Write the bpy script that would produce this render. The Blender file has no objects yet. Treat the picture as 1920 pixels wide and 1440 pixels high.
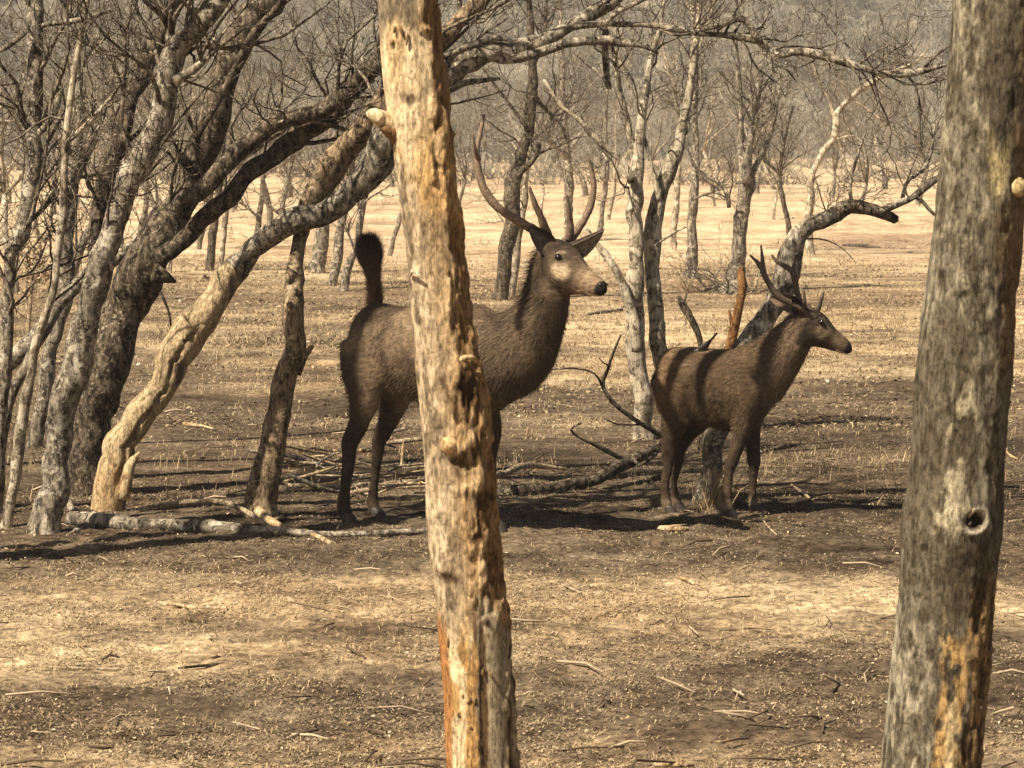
import bpy, math, random
import numpy as np
from mathutils import Vector, Matrix

# ------------------------------------------------------------------ camera, sky, sun, exposure
scene = bpy.context.scene
CAM_H, HORIZON, FPX = 2.4, 250.0, 6000.0
PITCH = math.atan((720.0 - HORIZON) / FPX)
cam_data = bpy.data.cameras.new('camera')
cam = bpy.data.objects.new('camera', cam_data)
scene.collection.objects.link(cam)
cam.location = (0, 0, CAM_H)
cam.rotation_euler = (math.pi / 2 - PITCH, 0, 0)
cam_data.sensor_width = 36.0
cam_data.lens = FPX / 1920.0 * 36.0
cam_data.dof.use_dof = True
cam_data.dof.focus_distance = 19.5
cam_data.dof.aperture_fstop = 16
cam_data.clip_start = 0.5
cam_data.clip_end = 3000
scene.camera = cam

SUN_EL, SUN_AZ = math.radians(52), math.radians(50)      # azimuth: how far left of straight behind the camera
to_sun = Vector((-math.sin(SUN_AZ) * math.cos(SUN_EL), -math.cos(SUN_AZ) * math.cos(SUN_EL), math.sin(SUN_EL)))
world = bpy.data.worlds.new('World')
scene.world = world
world.use_nodes = True
wn = world.node_tree
wn.nodes.clear()
sky = wn.nodes.new('ShaderNodeTexSky')
sky.sky_type = 'NISHITA'
sky.sun_disc = False
sky.sun_elevation = SUN_EL
sky.sun_rotation = math.atan2(to_sun.x, to_sun.y)
sky.air_density = 0.6
sky.dust_density = 1.2
sky.ozone_density = 0.3
warm = wn.nodes.new('ShaderNodeMix')
warm.data_type = 'RGBA'
warm.blend_type = 'MULTIPLY'
warm.inputs[0].default_value = 1.0
warm.inputs[7].default_value = (1.0, 0.90, 0.76, 1)
bg = wn.nodes.new('ShaderNodeBackground')
bg.inputs['Strength'].default_value = 0.05
wo = wn.nodes.new('ShaderNodeOutputWorld')
wn.links.new(sky.outputs[0], warm.inputs[6])
wn.links.new(warm.outputs[2], bg.inputs['Color'])
wn.links.new(bg.outputs[0], wo.inputs['Surface'])

sun_data = bpy.data.lights.new('sun', 'SUN')
sun_data.energy = 5.0
sun_data.angle = math.radians(0.5)
sun_data.color = (1.0, 0.885, 0.72)
sun = bpy.data.objects.new('sun', sun_data)
scene.collection.objects.link(sun)
sun.rotation_euler = to_sun.to_track_quat('Z', 'Y').to_euler()
sun.location = (-20, -20, 30)

scene.view_settings.view_transform = 'Standard'
scene.view_settings.look = 'None'
scene.view_settings.exposure = 0.88
scene.view_settings.gamma = 1.0
scene.view_settings.use_curve_mapping = False

rng = np.random.default_rng(7)
RND = random.Random(11)

# ------------------------------------------------------------------ helpers: pixels of the photograph to points of the place
CP, SP = math.cos(PITCH), math.sin(PITCH)
def ray(px, py):
    u, v = (px - 960.0) / FPX, (720.0 - py) / FPX
    return np.array([u, CP + v * SP, -SP + v * CP])
def at(px, py, Y):
    d = ray(px, py)
    return np.array([0, 0, CAM_H]) + d * (Y / d[1])
def on_ground(px, py):
    d = ray(px, py)
    p = np.array([0, 0, CAM_H]) + d * (-CAM_H / d[2])
    for _ in range(4):
        z = float(hgt(p[0], p[1]))
        p = np.array([0, 0, CAM_H]) + d * ((z - CAM_H) / d[2])
    return p

def _hash(i, j, k):
    h = (i.astype(np.int64) * 374761393 + j.astype(np.int64) * 668265263 + k.astype(np.int64) * 2147483647) & 0x7fffffff
    h = ((h ^ (h >> 13)) * 1274126177) & 0x7fffffff
    h = (h ^ (h >> 16)) & 0xffffff
    return h / float(0xffffff) * 2.0 - 1.0
def vnoise(p):
    p = np.asarray(p, float)
    f = np.floor(p)
    t = p - f
    t = t * t * (3 - 2 * t)
    i, j, k = f[..., 0], f[..., 1], f[..., 2]
    r = 0
    for a in (0, 1):
        wa = t[..., 0] if a else 1 - t[..., 0]
        for b in (0, 1):
            wb = t[..., 1] if b else 1 - t[..., 1]
            for c in (0, 1):
                wc = t[..., 2] if c else 1 - t[..., 2]
                r = r + wa * wb * wc * _hash(i + a, j + b, k + c)
    return r
def fbm(p, oct=4, gain=0.5):
    p = np.asarray(p, float)
    s, a, tot = 0, 1.0, 0.0
    for o in range(oct):
        s = s + a * vnoise(p * (2.0 ** o) + 17.3 * o)
        tot += a
        a *= gain
    return s / tot * 1.6

def hgt(x, y):
    x = np.asarray(x, float); y = np.asarray(y, float)
    z = 0.018 * vnoise(np.stack([x * 0.55, y * 0.55, 0 * x + 3.3], -1)) + 0.010 * vnoise(np.stack([x * 1.7, y * 1.7, 0 * x + 9.1], -1))
    z = z + 0.012 * np.exp(-((y - 19.75 + 0.1 * np.sin(x * 1.3)) / 0.35) ** 2)
    far = np.clip((y - 30) / 60, 0, 1)
    z = z + far * (0.12 * vnoise(np.stack([x * 0.08, y * 0.08, 0 * x + 1.7], -1)))
    return z

# ------------------------------------------------------------------ helpers: meshes and objects
COL = scene.collection
class MB:
    def __init__(s):
        s.v, s.q, s.t, s.c, s.n = [], [], [], [], 0
    def add(s, v, q=None, t=None, c=None):
        v = np.asarray(v, float)
        if q is not None and len(q): s.q.append(np.asarray(q, int) + s.n)
        if t is not None and len(t): s.t.append(np.asarray(t, int) + s.n)
        s.v.append(v)
        if c is not None:
            c = np.asarray(c, float)
            if c.ndim == 1: c = np.tile(c, (len(v), 1))
            s.c.append(c)
        s.n += len(v)
        return s
    def mesh(s, name, mat, origin=(0, 0, 0), smooth=True):
        me = bpy.data.meshes.new(name)
        V = np.concatenate(s.v) - np.asarray(origin, float)
        Q = np.concatenate(s.q) if s.q else np.zeros((0, 4), int)
        T = np.concatenate(s.t) if s.t else np.zeros((0, 3), int)
        me.vertices.add(len(V))
        me.vertices.foreach_set('co', V.astype(np.float32).ravel())
        nl = Q.size + T.size
        me.loops.add(nl)
        me.loops.foreach_set('vertex_index', np.concatenate([Q.ravel(), T.ravel()]).astype(np.int32))
        me.polygons.add(len(Q) + len(T))
        st = np.concatenate([np.arange(len(Q)) * 4, Q.size + np.arange(len(T)) * 3]).astype(np.int32)
        me.polygons.foreach_set('loop_start', st)
        me.update(calc_edges=True)
        if smooth:
            me.polygons.foreach_set('use_smooth', np.ones(len(Q) + len(T), bool))
        if s.c:
            C = np.concatenate(s.c)
            if C.shape[1] == 3: C = np.concatenate([C, np.ones((len(C), 1))], 1)
            a = me.attributes.new('col', 'FLOAT_COLOR', 'POINT')
            a.data.foreach_set('color', C.astype(np.float32).ravel())
        if mat: me.materials.append(mat)
        return me
    def build(s, name, mat, parent=None, origin=(0, 0, 0), smooth=True):
        o = bpy.data.objects.new(name, s.mesh(name, mat, origin, smooth))
        COL.objects.link(o)
        if parent is not None: o.parent = parent
        else: o.location = origin
        return o

def tag(o, label=None, cat=None, group=None, kind=None):
    if label: o['label'] = label
    if cat: o['category'] = cat
    if group: o['group'] = group
    if kind: o['kind'] = kind
    return o
def thing(name, label, cat, loc, group=None):
    o = bpy.data.objects.new(name, None)
    o.empty_display_size = 0.2
    COL.objects.link(o)
    o.location = tuple(loc)
    return tag(o, label, cat, group)

def catmull(P, m):
    P = np.asarray(P, float)
    if len(P) == 2: 
        t = np.linspace(0, 1, m + 1)[:, None]
        return P[0] * (1 - t) + P[1] * t
    E = np.concatenate([[2 * P[0] - P[1]], P, [2 * P[-1] - P[-2]]])
    out = []
    for i in range(1, len(E) - 2):
        p0, p1, p2, p3 = E[i - 1], E[i], E[i + 1], E[i + 2]
        t = (np.arange(m) / m)[:, None]
        out.append(0.5 * ((2 * p1) + (-p0 + p2) * t + (2 * p0 - 5 * p1 + 4 * p2 - p3) * t * t + (-p0 + 3 * p1 - 3 * p2 + p3) * t ** 3))
    out.append(P[-1:])
    return np.concatenate(out)
def resample(P, R, step):
    d = np.linalg.norm(np.diff(P, axis=0), axis=1)
    s = np.concatenate([[0], np.cumsum(d)])
    n = max(2, int(s[-1] / step) + 1)
    q = np.linspace(0, s[-1], n)
    return np.stack([np.interp(q, s, P[:, k]) for k in range(3)], 1), np.interp(q, s, R), q
def frames(P):
    T = np.gradient(P, axis=0)
    T /= np.linalg.norm(T, axis=1)[:, None] + 1e-12
    a = np.array([0, 1, 0.]) if abs(T[0][1]) < 0.8 else np.array([1, 0, 0.])
    n = np.cross(T[0], a); n /= np.linalg.norm(n)
    N = [n]
    for i in range(1, len(P)):
        n = n - T[i] * np.dot(n, T[i]); n = n / (np.linalg.norm(n) + 1e-12)
        N.append(n)
    N = np.array(N)
    return T, N, np.cross(T, N)
def ringquads(n, k):
    i = np.arange(n - 1)[:, None] * k
    j = np.arange(k)[None, :]
    j2 = (j + 1) % k
    return np.stack([i + j, i + j2, i + k + j2, i + k + j], -1).reshape(-1, 4)
def tube(mb, P, R, sides=6, bump=0.0, freq=8.0, seed=0.0, col=None, tip=True):
    P = np.asarray(P, float); R = np.asarray(R, float)
    T, N, B = frames(P)
    a = np.arange(sides) / sides * 2 * math.pi
    dirs = N[:, None, :] * np.cos(a)[None, :, None] + B[:, None, :] * np.sin(a)[None, :, None]
    rr = np.tile(R[:, None], (1, sides))
    if bump:
        pp = P[:, None, :] + dirs * R[:, None, None]
        rr = rr * (1 + bump * fbm(pp * freq + seed, 3))
    V = (P[:, None, :] + dirs * rr[:, :, None]).reshape(-1, 3)
    n = len(P)
    q = ringquads(n, sides)
    base = len(V)
    V = np.concatenate([V, [P[0] - T[0] * R[0] * 0.3, P[-1] + T[-1] * R[-1] * 0.6]])
    j = np.arange(sides); j2 = (j + 1) % sides
    t = np.concatenate([np.stack([j2, j, np.full(sides, base)], 1), np.stack([(n - 1) * sides + j, (n - 1) * sides + j2, np.full(sides, base + 1)], 1)])
    mb.add(V, q, t, None if col is None else (col if np.ndim(col) == 1 else np.concatenate([np.repeat(col, sides, 0), col[:1], col[-1:]])))

# ------------------------------------------------------------------ materials
def new_mat(name):
    m = bpy.data.materials.new(name)
    m.use_nodes = True
    nt = m.node_tree
    b = nt.nodes['Principled BSDF']
    b.inputs['Specular IOR Level'].default_value = 0.15
    return m, nt, b
def nd(nt, t, **kw):
    n = nt.nodes.new(t)
    for k, v in kw.items(): setattr(n, k, v)
    return n
def noise(nt, vec, scale, detail=5, rough=0.6, dist=0.0):
    n = nd(nt, 'ShaderNodeTexNoise')
    n.inputs['Scale'].default_value = scale
    n.inputs['Detail'].default_value = detail
    n.inputs['Roughness'].default_value = rough
    n.inputs['Distortion'].default_value = dist
    nt.links.new(vec, n.inputs['Vector'])
    return n.outputs['Fac']
def ramp(nt, fac, stops):
    r = nd(nt, 'ShaderNodeValToRGB')
    el = r.color_ramp.elements
    while len(el) < len(stops): el.new(0.5)
    for e, (p, c) in zip(el, stops):
        e.position = p
        e.color = (c[0], c[1], c[2], 1) if np.ndim(c) else (c, c, c, 1)
    nt.links.new(fac, r.inputs[0])
    return r.outputs[0]
def mix(nt, fac, a, b, mode='MIX'):
    n = nd(nt, 'ShaderNodeMix', data_type='RGBA', blend_type=mode)
    for s, v in ((0, fac), (6, a), (7, b)):
        if hasattr(v, 'links'): nt.links.new(v, n.inputs[s])
        elif s == 0: n.inputs[0].default_value = v
        else: n.inputs[s].default_value = (v[0], v[1], v[2], 1)
    return n.outputs[2]
def bump(nt, b, h, strength, dist):
    n = nd(nt, 'ShaderNodeBump')
    n.inputs['Strength'].default_value = strength
    n.inputs['Distance'].default_value = dist
    nt.links.new(h, n.inputs['Height'])
    nt.links.new(n.outputs[0], b.inputs['Normal'])
def coords(nt, scale=(1, 1, 1)):
    g = nd(nt, 'ShaderNodeTexCoord')
    m = nd(nt, 'ShaderNodeMapping')
    m.inputs['Scale'].default_value = scale
    nt.links.new(g.outputs['Object'], m.inputs['Vector'])
    return m.outputs[0]

def bark(name, dark, mid, light, lichen, scale=26, lich=0.62, bumpd=0.012, fis=0.6):
    m, nt, b = new_mat(name)
    v = coords(nt, (1, 1, 0.4))
    v1 = coords(nt)
    n1 = noise(nt, v, scale, 8, 0.7, 0.4)
    c = ramp(nt, n1, [(0.40, dark), (0.5, mid), (0.61, light)])
    n2 = noise(nt, v1, 9, 6, 0.7, 0.6)
    f = ramp(nt, n2, [(lich - 0.04, 0.0), (lich + 0.03, 1.0)])
    f2 = ramp(nt, noise(nt, v1, 38, 5, 0.7), [(0.56, 0.0), (0.62, 0.85)])
    c = mix(nt, f2, c, lichen)
    f3 = ramp(nt, noise(nt, v1, 15, 5, 0.7, 0.8), [(0.37, 0.9), (0.44, 0.0)])
    c = mix(nt, f3, c, dark)
    c = mix(nt, f, c, lichen)
    fz = noise(nt, coords(nt, (1, 1, 0.13)), 58, 6, 0.75, 1.2)
    c = mix(nt, fis, c, ramp(nt, fz, [(0.40, (0.22, 0.2, 0.18)), (0.50, (1, 1, 1)), (0.62, (1.2, 1.2, 1.18))]), 'MULTIPLY')
    n3 = noise(nt, v1, 2.2, 3, 0.5)
    c = mix(nt, 0.55, c, ramp(nt, n3, [(0.35, (0.55, 0.52, 0.5)), (0.65, (1.25, 1.2, 1.1))]), 'MULTIPLY')
    nt.links.new(c, b.inputs['Base Color'])
    b.inputs['Roughness'].default_value = 0.9
    ad = nd(nt, 'ShaderNodeMath', operation='ADD')
    nt.links.new(n1, ad.inputs[0]); nt.links.new(fz, ad.inputs[1])
    bump(nt, b, ad.outputs[0], 0.9, bumpd)
    return m
M_GREY = bark('grey_bark', (0.045, 0.037, 0.028), (0.20, 0.17, 0.13), (0.40, 0.35, 0.27), (0.60, 0.54, 0.43), lich=.58)
M_PALE = bark('pale_bark', (0.09, 0.07, 0.05), (0.30, 0.25, 0.18), (0.50, 0.43, 0.32), (0.66, 0.58, 0.44), lich=0.52)
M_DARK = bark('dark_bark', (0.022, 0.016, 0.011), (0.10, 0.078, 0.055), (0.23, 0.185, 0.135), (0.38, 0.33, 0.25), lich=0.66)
M_TAN = bark('tan_bark', (0.06, 0.042, 0.026), (0.26, 0.19, 0.12), (0.42, 0.32, 0.20), (0.52, 0.42, 0.28))
M_TWIG = bark('twig_bark', (0.03, 0.022, 0.016), (0.12, 0.095, 0.07), (0.26, 0.215, 0.16), (0.40, 0.34, 0.26), lich=0.6, bumpd=0.003)
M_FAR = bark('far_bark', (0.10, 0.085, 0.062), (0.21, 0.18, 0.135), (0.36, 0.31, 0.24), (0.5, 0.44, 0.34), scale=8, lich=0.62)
M_DEAD = bark('bleached_wood', (0.17, 0.10, 0.05), (0.55, 0.40, 0.22), (0.70, 0.55, 0.33), (0.78, 0.66, 0.45), scale=20, lich=0.6)
M_STICK = bark('dry_stick', (0.16, 0.115, 0.07), (0.42, 0.33, 0.22), (0.62, 0.51, 0.36), (0.72, 0.62, 0.46), scale=30)
M_ORANGE = bark('rotten_wood', (0.08, 0.035, 0.012), (0.25, 0.12, 0.045), (0.36, 0.20, 0.08), (0.45, 0.30, 0.15), scale=20)

def attr_mat(name, noise_scale=40, lo=0.6, hi=1.35, rough=0.92, bumpd=0.004, stretch=(1, 1, 1), spec=0.15, detail=6):
    m, nt, b = new_mat(name)
    a = nd(nt, 'ShaderNodeAttribute', attribute_name='col')
    v = coords(nt, stretch)
    n1 = noise(nt, v, noise_scale, detail, 0.68, 0.3)
    c = mix(nt, 1.0, a.outputs['Color'], ramp(nt, n1, [(0.38, (lo, lo, lo)), (0.62, (hi, hi, hi))]), 'MULTIPLY')
    nt.links.new(c, b.inputs['Base Color'])
    b.inputs['Roughness'].default_value = rough
    b.inputs['Specular IOR Level'].default_value = spec
    if bumpd: bump(nt, b, n1, 0.8, bumpd)
    return m
def trunk_mat():
    m, nt, b = new_mat('peeling_bark')
    a = nd(nt, 'ShaderNodeAttribute', attribute_name='col')
    n1 = noise(nt, coords(nt, (1, 1, .45)), 70, 7, .72, .4)
    n2 = noise(nt, coords(nt, (1, 1, .07)), 120, 6, .7, .6)
    n3 = noise(nt, coords(nt, (1, 1, .6)), 24, 6, .7, .8)
    c = mix(nt, 1.0, a.outputs['Color'], ramp(nt, n1, [(.38, (.45, .43, .40)), (.5, (1, 1, 1)), (.62, (1.4, 1.38, 1.32))]), 'MULTIPLY')
    c = mix(nt, .45, c, ramp(nt, n2, [(.38, (.45, .42, .38)), (.5, (1, 1, 1)), (.62, (1.3, 1.3, 1.28))]), 'MULTIPLY')
    c = mix(nt, .8, c, ramp(nt, n3, [(.38, (.55, .52, .48)), (.5, (1, 1, 1)), (.62, (1.2, 1.2, 1.2))]), 'MULTIPLY')
    nt.links.new(c, b.inputs['Base Color'])
    b.inputs['Roughness'].default_value = .92
    ad = nd(nt, 'ShaderNodeMath', operation='ADD')
    nt.links.new(n1, ad.inputs[0]); nt.links.new(n2, ad.inputs[1])
    bump(nt, b, ad.outputs[0], 1.0, .009)
    return m
M_TRUNK = trunk_mat()
M_LITTER = attr_mat('dead_leaves', 90, 0.8, 1.2, bumpd=0)
M_COAT = attr_mat('deer_coat', 55, 0.62, 1.4, rough=0.8, bumpd=0.006, stretch=(0.35, 1, 1))
M_HAIR = attr_mat('deer_hair', 60, 0.7, 1.3, rough=0.75, bumpd=0)
M_ANTLER = attr_mat('antler', 70, 0.6, 1.35, rough=0.65, bumpd=0.003, spec=0.3)
M_FEATHER = attr_mat('feather', 120, 0.7, 1.3, rough=0.55, bumpd=0.001, spec=0.3)
def plain(name, c, rough=0.4, spec=0.4, ns=60):
    m, nt, b = new_mat(name)
    n1 = noise(nt, coords(nt), ns, 4)
    nt.links.new(ramp(nt, n1, [(0.3, tuple(x * 0.7 for x in c)), (0.7, tuple(x * 1.3 for x in c))]), b.inputs['Base Color'])
    b.inputs['Roughness'].default_value = rough
    b.inputs['Specular IOR Level'].default_value = spec
    return m
M_EYE = plain('eye_dark', (0.008, 0.006, 0.005), 0.12, 0.6)
M_NOSE = plain('nose_dark', (0.018, 0.013, 0.011), 0.35, 0.5)
M_HOOF = plain('hoof_horn', (0.05, 0.04, 0.03), 0.5, 0.3)

# ground
def ground_mat():
    m, nt, b = new_mat('dry_ground')
    a = nd(nt, 'ShaderNodeAttribute', attribute_name='col')
    g = nd(nt, 'ShaderNodeNewGeometry')
    n1 = noise(nt, g.outputs['Position'], 16, 8, 0.72)
    n2 = noise(nt, g.outputs['Position'], 2.3, 6, 0.65)
    n3 = noise(nt, g.outputs['Position'], 0.35, 6, 0.65)
    c = mix(nt, 1.0, a.outputs['Color'], ramp(nt, n1, [(0.38, (0.42, 0.40, 0.38)), (0.5, (0.92, 0.92, 0.92)), (0.62, (1.5, 1.48, 1.42))]), 'MULTIPLY')
    c = mix(nt, 1.0, c, ramp(nt, n2, [(0.38, (0.62, 0.59, 0.57)), (0.62, (1.28, 1.28, 1.26))]), 'MULTIPLY')
    c = mix(nt, 1.0, c, ramp(nt, n3, [(0.38, (0.78, 0.73, 0.70)), (0.62, (1.12, 1.12, 1.12))]), 'MULTIPLY')
    nt.links.new(c, b.inputs['Base Color'])
    b.inputs['Roughness'].default_value = 0.95
    b.inputs['Specular IOR Level'].default_value = 0.05
    bump(nt, b, n1, 0.7, 0.02)
    return m
M_GROUND = ground_mat()

# ------------------------------------------------------------------ ground and hillside
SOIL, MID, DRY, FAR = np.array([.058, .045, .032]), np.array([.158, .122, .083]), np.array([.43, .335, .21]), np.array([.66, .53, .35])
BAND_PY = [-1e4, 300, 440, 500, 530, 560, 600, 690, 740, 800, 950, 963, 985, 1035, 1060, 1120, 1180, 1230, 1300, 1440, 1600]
BAND_V = [.95, .95, .95, .66, .40, .46, .58, .56, .38, .27, .26, .40, .22, .24, .40, .58, .78, .68, .46, .52, .5]  # dark band below the stags is partly dark litter, partly painted cast shade
def dryness_shade(x, y):
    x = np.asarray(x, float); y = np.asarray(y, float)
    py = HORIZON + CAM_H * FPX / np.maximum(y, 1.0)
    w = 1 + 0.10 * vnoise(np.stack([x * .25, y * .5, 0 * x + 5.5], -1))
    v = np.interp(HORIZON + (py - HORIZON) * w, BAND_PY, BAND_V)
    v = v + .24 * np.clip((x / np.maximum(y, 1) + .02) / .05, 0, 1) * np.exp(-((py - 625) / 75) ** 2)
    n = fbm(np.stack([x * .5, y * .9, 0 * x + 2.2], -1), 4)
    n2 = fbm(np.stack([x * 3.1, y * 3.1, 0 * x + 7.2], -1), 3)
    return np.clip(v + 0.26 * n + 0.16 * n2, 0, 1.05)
def ground_col(x, y):
    d = dryness_shade(x, y)[..., None]
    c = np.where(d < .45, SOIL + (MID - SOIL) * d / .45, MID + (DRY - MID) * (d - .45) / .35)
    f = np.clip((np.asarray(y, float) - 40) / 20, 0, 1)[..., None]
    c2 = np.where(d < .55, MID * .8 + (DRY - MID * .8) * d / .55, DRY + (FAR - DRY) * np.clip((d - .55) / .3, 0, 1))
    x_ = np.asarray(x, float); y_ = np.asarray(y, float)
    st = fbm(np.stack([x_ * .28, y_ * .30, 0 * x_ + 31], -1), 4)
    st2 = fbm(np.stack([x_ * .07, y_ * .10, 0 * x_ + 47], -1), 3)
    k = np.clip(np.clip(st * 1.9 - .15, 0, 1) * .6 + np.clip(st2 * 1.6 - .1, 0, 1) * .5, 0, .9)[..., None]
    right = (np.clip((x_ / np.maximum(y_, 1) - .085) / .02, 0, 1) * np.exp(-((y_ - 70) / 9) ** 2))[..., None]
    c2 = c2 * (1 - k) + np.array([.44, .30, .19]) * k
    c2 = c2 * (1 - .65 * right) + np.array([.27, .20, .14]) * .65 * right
    return np.clip(c * (1 - f) + c2 * f, 0.02, 0.8)

rows = np.concatenate([np.linspace(-40, 10.5, 40), np.arange(11, 23, .035), 23 * np.exp(np.arange(0, 1, 1 / 230) * math.log(330 / 23)), [330]])
K = 280
uu = np.linspace(-1, 1, K)
uu = np.sign(uu) * (0.35 * np.abs(uu) + 0.65 * np.abs(uu) ** 3) 
hw = np.maximum(0.55 * np.abs(rows), 8) + 6
X = uu[None, :] * hw[:, None] ; Yg = np.tile(rows[:, None], (1, K))
Z = hgt(X, Yg)
near = np.clip((26 - Yg) / 6, 0, 1) * np.clip((Yg - 10) / 1, 0, 1)
Z = Z + near * (0.018 * fbm(np.stack([X * 7, Yg * 7, 0 * X], -1), 3) + 0.007 * vnoise(np.stack([X * 26, Yg * 26, 0 * X + 4], -1)))
g = MB()
gi = np.arange(len(rows) - 1)[:, None] * K + np.arange(K - 1)[None, :]
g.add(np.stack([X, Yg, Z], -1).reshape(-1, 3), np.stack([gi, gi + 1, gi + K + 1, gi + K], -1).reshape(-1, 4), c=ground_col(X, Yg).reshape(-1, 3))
tag(g.build('ground', M_GROUND), kind='structure')

def hill_z(x, y):
    s = np.clip((y - 296 - 10 * np.sin(x * 0.03)), 0, None)
    return 0.36 * s + 2.0 * vnoise(np.stack([x * .05, y * .05, 0 * x], -1)) * np.clip(s / 20, 0, 1)
hy = np.concatenate([np.linspace(288, 380, 90), np.linspace(383, 430, 12)]); hx = np.linspace(-260, 260, 300)
HX, HY = np.meshgrid(hx, hy)
HZ = hill_z(HX, HY) - 0.35
h = MB()
hn = len(hx)
hi = np.arange(len(hy) - 1)[:, None] * hn + np.arange(hn - 1)[None, :]
hc = np.clip(0.5 + 0.5 * fbm(np.stack([HX * .12, HY * .25, 0 * HX], -1), 4), 0, 1)[..., None]
h.add(np.stack([HX, HY, HZ], -1).reshape(-1, 3), np.stack([hi, hi + 1, hi + hn + 1, hi + hn], -1).reshape(-1, 4),
      c=(np.array([.15, .13, .10]) * (1 - hc) + np.array([.36, .325, .245]) * hc).reshape(-1, 3))
tag(h.build('hillside', M_GROUND), kind='structure')
# ------------------------------------------------------------------ trees
def unit(v): 
    v = np.asarray(v, float); return v / (np.linalg.norm(v) + 1e-12)
def grow(p, d, L, r, R, lev, out, up=0.25, wig=0.30, kids=(3, 5), n=6):
    pts, rad = [np.asarray(p, float)], [r]
    d = unit(d)
    for i in range(n):
        d = unit(d + R.normal(0, wig, 3) * np.array([1, 1, .8]) + np.array([0, 0, up / n * 2]))
        pts.append(pts[-1] + d * L / n)
        rad.append(max(0.0022, r * (1 - 0.72 * (i + 1) / n)))
    pts = np.array(pts); rad = np.array(rad)
    out.append((pts, rad, lev))
    if lev > 0:
        for k in range(R.integers(kids[0], kids[1] + 1)):
            t = R.uniform(0.2, 1.0)
            i = min(n - 1, int(t * n))
            dd = unit(pts[i + 1] - pts[i])
            perp = unit(np.cross(dd, R.normal(0, 1, 3)))
            grow(pts[i], dd * R.uniform(.5, 1) + perp * R.uniform(.6, 1.1), L * R.uniform(.38, .68), max(.0024, rad[i] * .62), R, lev - 1, out, up, wig, kids, n)

def trace(path, Y, step=0.05, m=8):
    P = np.array([at(q[0], q[1], Y + (q[3] if len(q) > 3 else 0)) for q in path])
    R = np.array([q[2] / 2 * p[1] / FPX for q, p in zip(path, P)])
    C = catmull(np.concatenate([P, R[:, None]], 1), m)
    P, R, _ = resample(C[:, :3], np.maximum(C[:, 3], .002), step)
    k = np.stack([fbm(P * 2.6 + o, 3) + .5 * fbm(P * 9 + o, 2) for o in (3.1, 11.7, 23.9)], 1)
    P = P + k * np.minimum(R, .09)[:, None] * .42
    R = R * (1 + .16 * fbm(P * 5 + 41, 2))
    return P, R

def sprout(lines, n, L, R, out, lev=2, t=(0.3, 1.0), up=0.3, minr=.003, fr=.45, kids=(3, 5), wig=.3, dirbias=(0, 0, .5)):
    for k in range(n):
        P, Rad = lines[R.integers(len(lines))]
        i = int(R.uniform(*t) * (len(P) - 2))
        tg = unit(P[i + 1] - P[i])
        perp = unit(np.cross(tg, R.normal(0, 1, 3)))
        ll = R.uniform(*L)
        grow(P[i], tg * .6 + perp * .9 + np.array(dirbias), ll, max(minr, min(Rad[i] * fr, ll * .016)), R, lev, out, up, wig, kids)

def tree(name, label, cat, base, trunks, branches=(), auto=(), mat=M_GREY, tmat=None, group=None, sides=14, bumpa=.22, freq=7, rootspread=True):
    e = thing(name, label, cat, base, group)
    for i, (P, R) in enumerate(trunks):
        mb = MB(); tube(mb, P, R, sides, bumpa, freq, seed=base[0] * 3 + i)
        mb.build('trunk', mat, e, base)
    for P, R in branches:
        mb = MB(); tube(mb, P, R, max(6, sides - 4), bumpa, freq + 3, seed=base[1])
        mb.build('branch', mat, e, base)
    if auto:
        top = max(l for _, _, l in auto)
        tw = MB()
        for P, R, l in auto:
            if l == top and R[0] > .011:
                C = catmull(np.concatenate([P, R[:, None]], 1), 3)
                mb = MB(); tube(mb, C[:, :3], C[:, 3], 6, .12, 12)
                mb.build('branch', mat, e, base)
            else:
                tube(tw, P, R, 4 if R[0] > .006 else 3)
        if tw.n:
            tag(tw.build('twigs', tmat or M_TWIG, e, base), kind='stuff')
    return e

def base_of(path):
    return on_ground(path[0][0], path[0][1])
def full(path, Y=None, sink=.12, **k):
    """trace a trunk whose first point stands on the ground; it is sunk a little into the soil"""
    b = on_ground(path[0][0], path[0][1])
    P, R = trace(path, b[1] if Y is None else Y, **k)
    P = np.concatenate([[P[0] + np.array([0, 0, -sink]) - 0.3 * sink * unit(P[1] - P[0]) * np.array([1, 1, 0])], P])
    R = np.concatenate([[R[0] * 1.12], R])
    return b, P, R

RT = np.random.default_rng(21)
def line3(pts):
    C = catmull(np.array(pts, float), 6)
    return C[:, :3], C[:, 3]
# --- leaning clump on the left -------------------------------------------------------------
# (1) mottled trunk in front of the big dark one
b, P, R = full([(82, 1000, 74), (92, 930, 56), (102, 830, 52), (126, 740, 54), (145, 700, 60), (162, 590, 56), (184, 515, 54), (210, 440, 53), (237, 340, 50), (272, 280, 47), (305, 200, 42), (318, 130, 38), (345, 70, 46), (402, 0, 44), (480, -90, 40), (560, -200, 34)])
out = []
top1 = P[-1]
cr = [line3([[*(top1 - [.1, 0, .15]), .085], [-1.3, 18.95, 4.1, .08], [-.5, 18.72, 4.2, .065], [.2, 18.68, 4.3, .05], [.9, 18.8, 4.4, .03]]),  # unseen limbs above the view, added to throw shade on stags and ground
      line3([[*(top1 - [.05, 0, .05]), .07], [-1.5, 18.4, 4.1, .06], [-1.9, 17.9, 4.3, .05], [-2.4, 17.6, 4.5, .035]])]
for sx, q in ((1.02, .042), (1.27, .038), (1.52, .045), (1.96, .05)):  # side limbs placed to cast shade stripes on the smaller stag
    x_ = sx - 1.765
    cr.append(line3([[x_ + .06, 18.67, 4.27, q], [x_ - .2, 18.45, 4.28, q], [x_ - .46, 18.23, 4.30, q], [x_ - .75, 18.0, 4.34, q * .7]]))
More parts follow.
